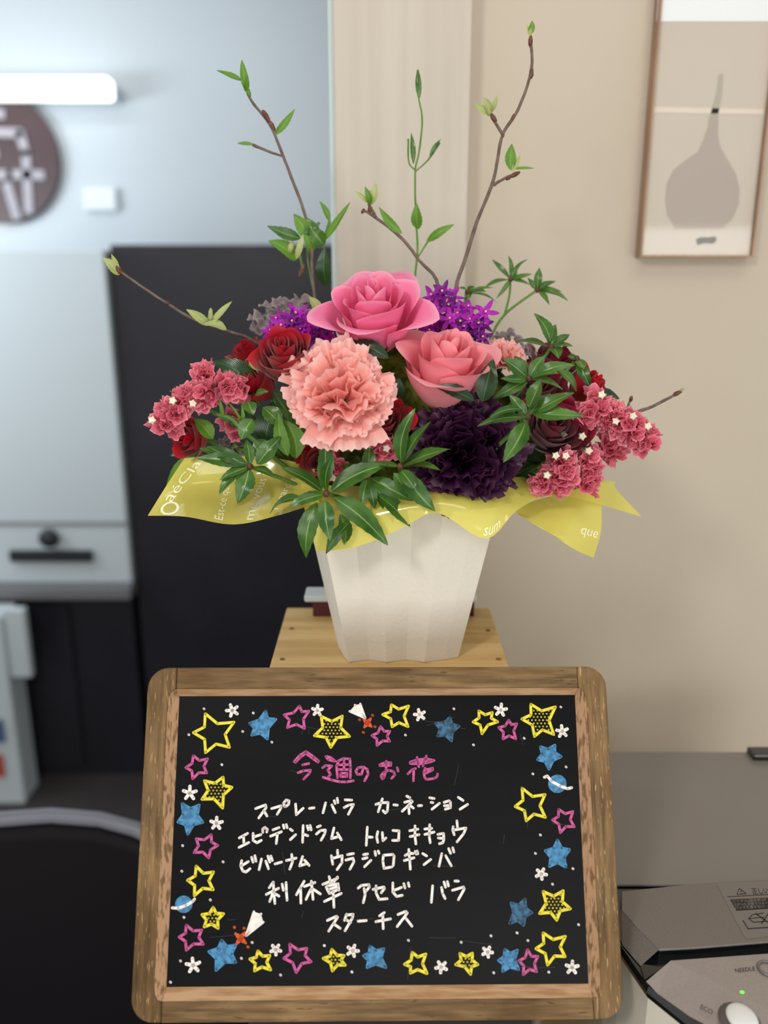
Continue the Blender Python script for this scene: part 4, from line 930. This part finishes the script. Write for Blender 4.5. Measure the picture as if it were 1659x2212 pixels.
orchid('purple orchid cluster right of the hot pink rose', [(935, 640), (955, 632), (975, 640), (945, 660), (968, 662), (990, 668), (1010, 665), (930, 665), (918, 682), (945, 690), (970, 690), (992, 695), (1015, 690), (1032, 700), (1048, 675), (1046, 700), (910, 705), (930, 715), (955, 715), (980, 715), (1005, 718), (1028, 725), (1042, 728), (900, 720), (985, 680), (1000, 705), (940, 675), (960, 700), (1020, 708), (890, 735)], .81, 2, .5)

# ---- grey velvety flowers (crest folds)
m_grey = petal_mat('grey_velvet', RGB(150, 140, 120), RGB(128, 112, 118), RGB(168, 156, 158), .9, .15, sheen=.5, edge=.75)
def velvet(label, lobes, Y, seed):
    rr = random.Random(seed); c = P(lobes[0][0], lobes[0][1], Y)
    t = Thing('velvet_flower', label, 'flower', c, 'grey velvety flowers')
    for (x, y, r_) in lobes:
        for k in range(5):
            p = P(x+rr.uniform(-.4, .4)*r_, y+rr.uniform(-.3, .3)*r_, Y+rr.uniform(-.01, .01)); R = r_*mpp(x, y, Y)*rr.uniform(1.0, 1.4)
            a0 = rr.uniform(0, 6); q = (tocam(p)*.6+Vector((rr.uniform(-.7, .7), 0, .8))).normalized(); s, u_, n_ = frame_of(q); p1 = rr.uniform(0, 6)
            def f(u, v):
                a = a0+u*4.2; rd = R*(.15+.85*v)
                return p+(s*math.cos(a)+u_*math.sin(a))*rd*(1+.12*math.sin(5*a+p1))+n_*(R*(.45*v-.55*v*v)+R*.22*v*math.sin(6*a+p1)-R*.5)
            t.add('petal', grid(f, 26, 6), m_grey, smooth=True)
    stem_to_foam(t, c, .003)
velvet('grey mauve velvety flower behind the magenta orchids at upper left', [(615, 655, 24), (640, 648, 24), (590, 660, 20), (575, 685, 22), (658, 655, 20), (552, 690, 15), (600, 680, 20), (562, 705, 12)], .86, 4)
velvet('grey brown velvety flower behind the small light pink carnation', [(1105, 735, 22), (1128, 750, 20), (1085, 722, 16), (1140, 765, 14)], .85, 5)
velvet('faded mauve velvety flower low at left behind green stems', [(503, 960, 18), (520, 985, 14), (488, 945, 12)], .775, 6)

# ---- front leaf whorls
whorl('andromeda_spray', 'front centre spray of broad green leaves over the pot rim', (705, 1066, .685), [
 (698, 930, 36, .01, 697, 1055), (719, 984, 26, -.012), (606, 1010, 42, .0, 696, 1061), (622, 1095, 27, -.01), (583, 1110, 30, .012, 650, 1075), (661, 1206, 42, -.005, 684, 1085), (713, 1168, 38, -.014, 702, 1080),
 (838, 1178, 52, -.008, 721, 1074), (838, 1003, 44, .005, 714, 1062), (704, 1197, 32, .012, 755, 1128), (745, 1180, 30, .015, 735, 1110)])
whorl('andromeda_spray', 'green leaf spray just right of the front centre whorl', (795, 1030, .70), [
 (893, 1083, 36, -.012), (887, 1140, 44, -.006, 817, 1070), (781, 1092, 24, -.012), (736, 1006, 30, .008), (800, 958, 30, .01), (850, 1130, 30, .008), (810, 1100, 24, .0), (770, 985, 26, .01)])
whorl('andromeda_spray', 'green leaf spray touching the left edge of the purple carnation', (864, 1008, .688), [
 (897, 882, 36, .0), (931, 910, 32, -.012), (973, 970, 36, -.015), (953, 1017, 26, -.01), (941, 1105, 42, -.008, 868, 1018), (893, 1082, 30, .004, 850, 1022), (802, 1003, 22, .008), (900, 1060, 30, -.016, 866, 1016)])
whorl('andromeda_spray', 'glossy green leaf spray over the left yellow film', (540, 1008, .715), [
 (423, 990, 34, .0, 535, 1002), (446, 964, 30, .012), (474, 1037, 24, -.01), (472, 1072, 32, -.012), (513, 1088, 42, -.012), (597, 1034, 26, -.01), (531, 947, 24, .01), (608, 943, 38, .008, 555, 1003), (430, 968, 28, .016, 520, 1000)])
whorl('andromeda_spray', 'green leaf spray right of the salmon rose, upper tier', (1142, 818, .745), [
 (1086, 774, 34, -.004), (1080, 818, 22, -.012), (1064, 862, 28, -.01), (1179, 768, 26, .005), (1242, 789, 28, -.006), (1207, 806, 20, -.012), (1216, 842, 24, -.012), (1110, 768, 26, .012), (1245, 846, 22, .01, 1205, 798)])
whorl('andromeda_spray', 'green leaf spray above the dark crimson rose, lower tier', (1140, 900, .695), [
 (1031, 921, 28, -.008), (1056, 903, 20, -.012, 1130, 884), (1099, 852, 24, .005), (1170, 816, 38, .0, 1143, 880), (1240, 848, 34, -.006, 1152, 892), (1263, 898, 34, -.014, 1150, 893), (1087, 999, 42, -.02, 1136, 912), (1130, 905, 18, -.02), (1190, 850, 28, .008)])
whorl('andromeda_spray', 'green leaf spray at the right above the crimson roses', (1191, 750, .80), [
 (1154, 677, 32, .004, 1190, 740), (1114, 738, 26, -.006), (1238, 748, 22, -.01), (1231, 722, 24, .005), (1207, 775, 30, -.015), (1200, 700, 24, .01)])
t = whorl('andromeda_spray', 'green leaf spray low right of the upper film edge', (1246, 775, .79), [(1278, 845, 24, -.01), (1262, 800, 24, -.01), (1225, 770, 18, 0)])
whorl('andromeda_spray', 'blurred small leaf spray at the back, left of the two right ones', (1103, 603, .90), [
 (1062, 560, 12, .01), (1098, 552, 10, .01), (1150, 592, 12, -.01), (1040, 628, 10, -.01), (1072, 645, 10, -.01), (1140, 560, 12, .01), (1145, 615, 12, -.012), (1115, 575, 16, 0)], m_leaf, stem=False)
t = whorl('andromeda_spray', 'blurred small leaf spray at the back, furthest to the right', (1160, 626, .90), [
 (1165, 578, 18, .005), (1200, 608, 18, .005), (1227, 650, 16, -.01), (1187, 660, 14, -.015), (1215, 630, 18, 0), (1140, 600, 12, 0)], m_leaf, stem=False)
t.add('stem', tube(catmull([P(1160, 627, .90), P(1120, 655, .895), P(1092, 678, .89), P(1068, 712, .88), P(1040, 780, .86), P(1000, 900, .84)], 5), .0013, 6), m_leafy, smooth=True)
t.add('stem', tube(catmull([P(1103, 605, .90), P(1100, 640, .90), P(1090, 680, .89)], 5), .0012, 6), m_leafy, smooth=True)
whorl('andromeda_spray', 'dark green leaf tuft between the upper right twigs and the purple orchids', (1010, 632, .86), [(992, 622, 14), (1025, 618, 16), (1015, 645, 18), (1050, 630, 14), (1068, 622, 8), (1075, 655, 6)], m_leaf)

# single loose leaves (each a thing)
def lone(label, b, tip, w_, m=None, arch=.1, sweep=0, full=.55, name='loose_leaf', roll=0, up_=.4):
    t = Thing(name, label, 'leaf', P(*b), 'single leaves tucked between the flowers')
    leaf(t, b, tip, w_, m, arch, sweep, up_=up_, roll=roll, full=full, nm='blade')
    if b[2] >= .755: stem_to_foam(t, P(*b), .0012)
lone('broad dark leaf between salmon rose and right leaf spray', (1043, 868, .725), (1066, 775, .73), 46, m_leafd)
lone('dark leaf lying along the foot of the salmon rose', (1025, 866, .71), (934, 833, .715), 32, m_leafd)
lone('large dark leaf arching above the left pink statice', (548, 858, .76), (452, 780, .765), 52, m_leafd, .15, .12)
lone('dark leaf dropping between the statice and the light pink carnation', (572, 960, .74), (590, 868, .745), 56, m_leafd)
lone('bright yellow green curled leaf left of the light pink carnation', (622, 985, .725), (602, 890, .73), 30, m_leafy, .05, -.08)
lone('folded green leaf under the left pink carnation petals', (640, 990, .735), (612, 905, .74), 44, m_leafy, .1, .1)
lone('small pointed leaf beside the dark red rose at left', (535, 868, .73), (547, 898, .72), 30, m_leaf)
lone('tiny green leaf under the dark red rose at left', (552, 852, .73), (580, 846, .725), 18, m_leaf)
lone('dark leaf pointing right from the left stems', (568, 880, .735), (612, 925, .73), 40, m_leaf)
lone('mid green leaf crossing the left stems downward', (545, 905, .725), (520, 950, .72), 38, m_leaf)
lone('green leaf showing between pink statice and left leaf spray', (575, 950, .73), (545, 985, .722), 30, m_leaf)
lone('blurred green leaf beyond the left film, upper one', (440, 975, .80), (368, 985, .81), 24, m_leaf)
lone('blurred green leaf beyond the left film, drooping', (425, 980, .80), (360, 1050, .81), 26, m_leafy)
lone('pale green sepal leaf on the red rose low at left', (460, 948, .745), (420, 905, .75), 34, m_leafy, .15)
lone('white edged green leaf above the dark red rose at left', (560, 790, .78), (530, 776, .785), 40, m_leafy)
lone('bluish green leaf behind the dark red rose', (555, 800, .765), (545, 765, .77), 26, m_leafp)
lone('dark serrated leaf between the hot pink rose and light pink carnation', (840, 775, .74), (752, 735, .75), 34, m_leafd)
lone('dark leaf between the carnations and the salmon rose', (850, 870, .745), (862, 815, .75), 40, m_leafd)
lone('small pale leaf at the left of the hot pink rose', (695, 680, .81), (668, 640, .815), 22, m_leafp)
lone('green leaf between magenta orchids and hot pink rose', (720, 705, .80), (705, 675, .81), 28, m_leaf)
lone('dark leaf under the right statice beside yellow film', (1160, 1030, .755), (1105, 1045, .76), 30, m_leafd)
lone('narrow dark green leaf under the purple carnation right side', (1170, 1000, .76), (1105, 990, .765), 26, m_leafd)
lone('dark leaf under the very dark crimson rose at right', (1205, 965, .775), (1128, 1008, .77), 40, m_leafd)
lone('green leaf behind the long right statice', (1290, 850, .80), (1338, 862, .805), 26, m_leafd)

# green stems at left
t = Thing('foliage_stem', 'bright green bare stem running through the left foliage', 'stem', P(480, 900, .735))
t.add('stem', tube(catmull([P(462, 892, .735), P(500, 905, .73), P(520, 925, .725), P(560, 960, .73), P(620, 1010, .75), P(700, 1060, .79)], 5), .0022, 7), m_stem, smooth=True)
for a, b in (((482, 900), (474, 860)), ((520, 925), (522, 872)), ((530, 930), (495, 870))):
    leaf(t, (a[0], a[1], .73), (b[0], b[1], .725), 9, m_leafy)

# ---- twigs
def twig(label, mains, m, r_, leaves, buds, name='twig', cat='branch', group='twigs rising from the bouquet'):
    t = Thing(name, label, cat, P(*mains[0][-1]), group)
    for k, pl in enumerate(mains):
        pts = catmull([P(*q) for q in pl], 5); n = len(pts)
        t.add('branch' if k else 'stem', tube(pts, [r_*(.62+.38*i/(n-1))*(.8 if k else 1) for i in range(n)], 7, .12), m, smooth=True)
    for lf in leaves:
        leaf(t, lf[0], lf[1], lf[2], lf[3] if len(lf) > 3 else m_leafp, up_=.3)
    for (x, y, Y, sx, sz, ang, mm) in buds:
        k = mpp(x, y, Y); d = Vector((math.sin(math.radians(ang)), 0, math.cos(math.radians(ang)))); s, u_, _ = frame_of(d)
        t.add('bud', blob(P(x, y, Y), sx*k, sx*k, sz*k, .25, 150, 10, 8, axes=(s, u_, d)), mm, smooth=True)
    return t
Yb = .86
twig('long twig leaning far left with an opened pale bud at the tip', [[(262, 588, .80), (310, 622, .80), (362, 656, .80), (420, 690, .80), (500, 718, .81), (545, 736, .82), (620, 800, .83), (760, 1010, .82)]], m_twig, .0019,
     [((258, 594, .80), (222, 556, .795), 22, m_leafp), ((255, 590, .80), (240, 548, .80), 12, m_leafp), ((452, 703, .80), (402, 668, .795), 20, m_leafp), ((456, 700, .80), (502, 650, .80), 16, m_leafp), ((490, 712, .80), (440, 700, .79), 24, m_leafp), ((453, 698, .80), (455, 668, .80), 12, m_leafp)],
     [(250, 575, .80, 8, 22, -38, m_bud), (362, 655, .80, 4.5, 6, -60, m_bud), (455, 680, .798, 5, 14, 5, m_leafp), (325, 632, .8, 3, 4, -50, m_bud)])
twig('tall twig at upper left with fresh green tips', [[(530, 188, .88), (543, 218, .88), (582, 268, .88), (604, 318, .88), (632, 390, .88), (656, 455, .88), (672, 520, .87), (676, 610, .86), (700, 760, .84), (770, 1000, .82)], [(612, 338, .88), (582, 328, .88), (546, 313, .88)]], m_twig, .0019,
     [((530, 195, .88), (522, 128, .88), 16, m_leafy), ((524, 175, .88), (468, 152, .88), 14, m_leafy), ((530, 198, .88), (535, 160, .87), 12, m_leafy), ((593, 292, .88), (637, 235, .88), 15, m_leafy), ((548, 312, .88), (512, 310, .88), 9, m_leafy)],
     [(575, 252, .88, 6, 16, -30, m_bud), (588, 272, .88, 5, 12, -30, m_bud), (536, 198, .88, 5, 12, -20, m_leafy)])
t = twig('leafy shoot with broad green leaves left of the column', [[(655, 590, .87), (650, 560, .87), (640, 530, .87)], [(675, 620, .87), (665, 560, .87), (668, 515, .87), (690, 480, .87)], [(672, 540, .87), (700, 510, .87), (712, 476, .87)]], m_stem, .0018,
     [((650, 515, .87), (577, 488, .86), 26, m_leaf), ((640, 562, .87), (579, 520, .86), 34, m_leafy), ((668, 515, .87), (634, 462, .87), 30, m_leafy), ((680, 520, .87), (663, 470, .87), 32, m_leaf), ((700, 520, .87), (757, 436, .865), 18, m_leafy), ((712, 478, .87), (690, 434, .87), 14, m_leafy), ((672, 548, .87), (655, 505, .86), 28, m_leafy),
      ((700, 530, .87), (668, 488, .865), 34, m_leaf), ((705, 620, .87), (702, 530, .865), 34, m_leafd), ((640, 560, .86), (655, 505, .86), 14, m_leafp)],
     [(628, 535, .865, 8, 12, 10, m_leafp), (652, 585, .87, 5, 16, 20, m_bud)])
twig('short forked twig with opening buds in front of the column', [[(782, 455, .86), (800, 462, .86), (865, 512, .86), (905, 562, .86), (948, 625, .85), (940, 800, .84), (900, 1010, .82)], [(795, 440, .86), (803, 452, .86), (812, 470, .86)]], m_twig, .0020,
     [((800, 445, .86), (812, 395, .86), 18, m_leafp), ((798, 440, .86), (764, 412, .86), 10, m_leafp), ((800, 442, .86), (788, 402, .855), 14, m_leafy), ((868, 505, .86), (818, 446, .86), 18, m_leafy)],
     [(799, 452, .86, 5, 9, 0, m_bud), (784, 456, .86, 4, 6, 30, m_bud), (798, 425, .86, 6, 14, 5, m_leafp)])
twig('tall green shoot with closed buds in front of the column', [[(903, 205, .89), (912, 260, .89), (905, 330, .89), (897, 370, .89), (898, 460, .89), (902, 540, .89), (895, 620, .88), (890, 800, .86), (880, 1000, .83)], [(898, 370, .89), (925, 345, .89), (950, 308, .89)], [(897, 368, .89), (883, 350, .89), (882, 300, .89)], [(900, 560, .89), (925, 520, .89)]], m_leafy, .0013,
     [((905, 215, .89), (903, 148, .89), 12, m_leaf), ((893, 355, .89), (888, 285, .89), 12, m_leaf), ((928, 342, .89), (953, 300, .89), 8, m_leaf), ((903, 495, .89), (900, 438, .88), 24, m_leafy), ((922, 522, .89), (982, 484, .885), 18, m_leafy)],
     [(902, 178, .89, 5, 24, 0, m_leaf)])
twig('tallest forked twig reaching to the top right', [[(1146, 78, .87), (1148, 150, .87), (1120, 235, .87), (1086, 290, .87), (1075, 345, .87), (1063, 398, .87), (1030, 480, .865), (1005, 560, .86), (984, 628, .86), (960, 800, .84), (910, 1010, .82)],
     [(1062, 250, .87), (1072, 268, .87), (1086, 290, .87)], [(1112, 375, .87), (1085, 388, .87), (1066, 400, .87)]], m_twig, .0021,
     [((1062, 248, .87), (1024, 222, .87), 16, m_leafp), ((1060, 245, .87), (1042, 208, .865), 16, m_leafp), ((1062, 243, .87), (1074, 207, .87), 12, m_leafp), ((1104, 368, .87), (1106, 310, .87), 24, m_leafy), ((1106, 370, .87), (1124, 335, .87), 12, m_leafp), ((1110, 365, .87), (1155, 364, .87), 8, m_leafy), ((1144, 75, .87), (1150, 44, .87), 14, m_leafy), ((1146, 80, .87), (1138, 55, .87), 10, m_leafp)],
     [(1146, 90, .87, 5, 12, 0, m_bud), (1148, 158, .87, 5, 11, 0, m_bud), (1108, 254, .87, 4, 9, 25, m_bud), (1066, 255, .87, 5.5, 11, -30, m_bud), (1055, 232, .868, 7, 16, -10, m_leafp), (1112, 377, .87, 5, 12, 65, m_bud), (1098, 384, .87, 4.5, 7, 60, m_bud), (1086, 292, .87, 4, 5, 0, m_bud)])
twig('short dark twig sticking out at the far right', [[(1472, 846, .80), (1440, 862, .80), (1405, 880, .80), (1375, 890, .80), (1300, 920, .80), (1100, 1030, .80)], [(1362, 862, .80), (1352, 892, .80)]], m_twig, .0020, [],
     [(1462, 850, .80, 5, 10, 60, m_bud), (1473, 842, .80, 3, 5, 60, m_leafp), (1363, 862, .80, 4, 7, 10, m_bud)])

# ---- yellow film
def film_mat():
    m = bpy.data.materials.new('yellow_film'); m.use_nodes = True; N = m.node_tree.nodes; L = m.node_tree.links; N.remove(N['Principled BSDF'])
    tr = N.new('ShaderNodeBsdfTransparent'); tr.inputs[0].default_value = RGB(250, 246, 150)
    di = N.new('ShaderNodeBsdfDiffuse'); di.inputs[0].default_value = RGB(250, 240, 120); tl = N.new('ShaderNodeBsdfTranslucent'); tl.inputs[0].default_value = RGB(250, 242, 120)
    gl = N.new('ShaderNodeBsdfGlossy'); gl.inputs['Roughness'].default_value = .12
    a = N.new('ShaderNodeMixShader'); a.inputs[0].default_value = .35; L.new(di.outputs[0], a.inputs[1]); L.new(tl.outputs[0], a.inputs[2])
    b = N.new('ShaderNodeMixShader'); b.inputs[0].default_value = .80; L.new(tr.outputs[0], b.inputs[1]); L.new(a.outputs[0], b.inputs[2])
    fr = N.new('ShaderNodeFresnel'); fr.inputs[0].default_value = 1.5; c = N.new('ShaderNodeMixShader'); c.inputs[0].default_value = .06; L.new(b.outputs[0], c.inputs[1]); L.new(gl.outputs[0], c.inputs[2])
    L.new(c.outputs[0], N['Material Output'].inputs[0]); return m
m_film = film_mat(); m_fprint = mat('film_print', RGB(252, 250, 214), .3, .5)
def film_surf(rows):
    rows = [catmull([P(*q) for q in r_], 6) for r_ in rows]; n = len(rows[0]); cols = [catmull([r_[i] for r_ in rows], 6) for i in range(n)]
    m_ = len(cols[0])
    def f(u, v):
        x = min(max(u, 0), 1)*(n-1); i = min(int(x), n-2); y = min(max(v, 0), 1)*(m_-1); j = min(int(y), m_-2); fx, fy = x-i, y-j
        return cols[i][j]*(1-fx)*(1-fy)+cols[i+1][j]*fx*(1-fy)+cols[i][j+1]*(1-fx)*fy+cols[i+1][j+1]*fx*fy
    return f
t = Thing('cellophane_film', 'translucent yellow printed film wrapped around the pot rim', 'film', (FC.x, FC.y, FC.z))
left = film_surf([[(398, 990, .755), (450, 985, .76), (520, 985, .765), (600, 990, .765), (680, 1010, .75)],
                  [(362, 1045, .735), (420, 1050, .75), (510, 1050, .755), (600, 1045, .75), (680, 1050, .735)],
                  [(319, 1114, .72), (400, 1116, .70), (505, 1133, .70), (605, 1112, .70), (690, 1085, .705)]])
center = film_surf([[(650, 1045, .74), (760, 1050, .735), (860, 1045, .735), (950, 1040, .735), (1050, 1040, .74), (1120, 1030, .755), (1220, 1035, .77), (1330, 1040, .79)],
                    [(660, 1110, .715), (760, 1110, .705), (860, 1090, .70), (950, 1075, .70), (1050, 1100, .70), (1110, 1075, .725), (1210, 1045, .755), (1330, 1055, .79)],
                    [(684, 1192, .70), (775, 1180, .695), (870, 1140, .695), (945, 1108, .69), (1050, 1164, .69), (1120, 1100, .71), (1210, 1070, .74), (1386, 1116, .80)]])
fold = film_surf([[(1112, 1100, .74), (1160, 1080, .76), (1230, 1062, .775), (1303, 1048, .785)], [(1120, 1112, .735), (1175, 1110, .74), (1240, 1105, .75), (1300, 1098, .77)], [(1122, 1112, .73), (1190, 1150, .72), (1240, 1160, .73), (1298, 1150, .755)], [(1124, 1114, .73), (1180, 1146, .72), (1238, 1185, .725), (1282, 1205, .745)]])
for nm, f in (('left_wing', left), ('front_lip', center), ('right_fold', fold)):
    t.add('film_'+nm, grid(f, 40, 14), m_film, smooth=True)
back = [[(FC.x+r_*1.0*math.cos(a), FC.y+r_*.9*math.sin(a), FC.z+h) for a in [math.pi*(-.12+1.24*k/16) for k in range(17)]] for r_, h in ((.086, -.004), (.10, .008), (.125, .022))]
t.add('film_back', ([p for r_ in back for p in r_], [(j*17+i, j*17+i+1, (j+1)*17+i+1, (j+1)*17+i) for j in range(2) for i in range(16)]), m_film, smooth=True)
def film_text(s, f, u0, v0, du, dv, nm='film_lettering', size=.1):
    """text on the film: baseline runs along (du) , glyph height along (dv) in the sheet's own coordinates"""
    V, F = text_mesh(s); wd_ = max(v.x for v in V); out = []
    for v in V:
        a, b = v.x/wd_, v.y/.72; u = u0+du[0]*a+dv[0]*b; w_ = v0+du[1]*a+dv[1]*b
        p = f(u, w_); out.append(p+tocam(p)*.0006)
    t.add(nm, (out, F), m_fprint)
film_text('aéCla', left, .12, .80, (.10, -.70), (-.10, -.06))
film_text('O', left, .07, 1.0, (.14, -.03), (-.03, -.22))
film_text('Est-ce que v', left, .44, .97, (.03, -.60), (-.045, -.01))
film_text('me vous a', left, .60, .98, (.10, -.70), (-.055, -.02))
film_text('regarder', left, .74, .92, (.14, -.55), (-.05, -.02))
film_text('sum', center, .56, .95, (.07, .0), (.01, -.22))
film_text('que', fold, .74, .62, (.22, .12), (.02, -.13))
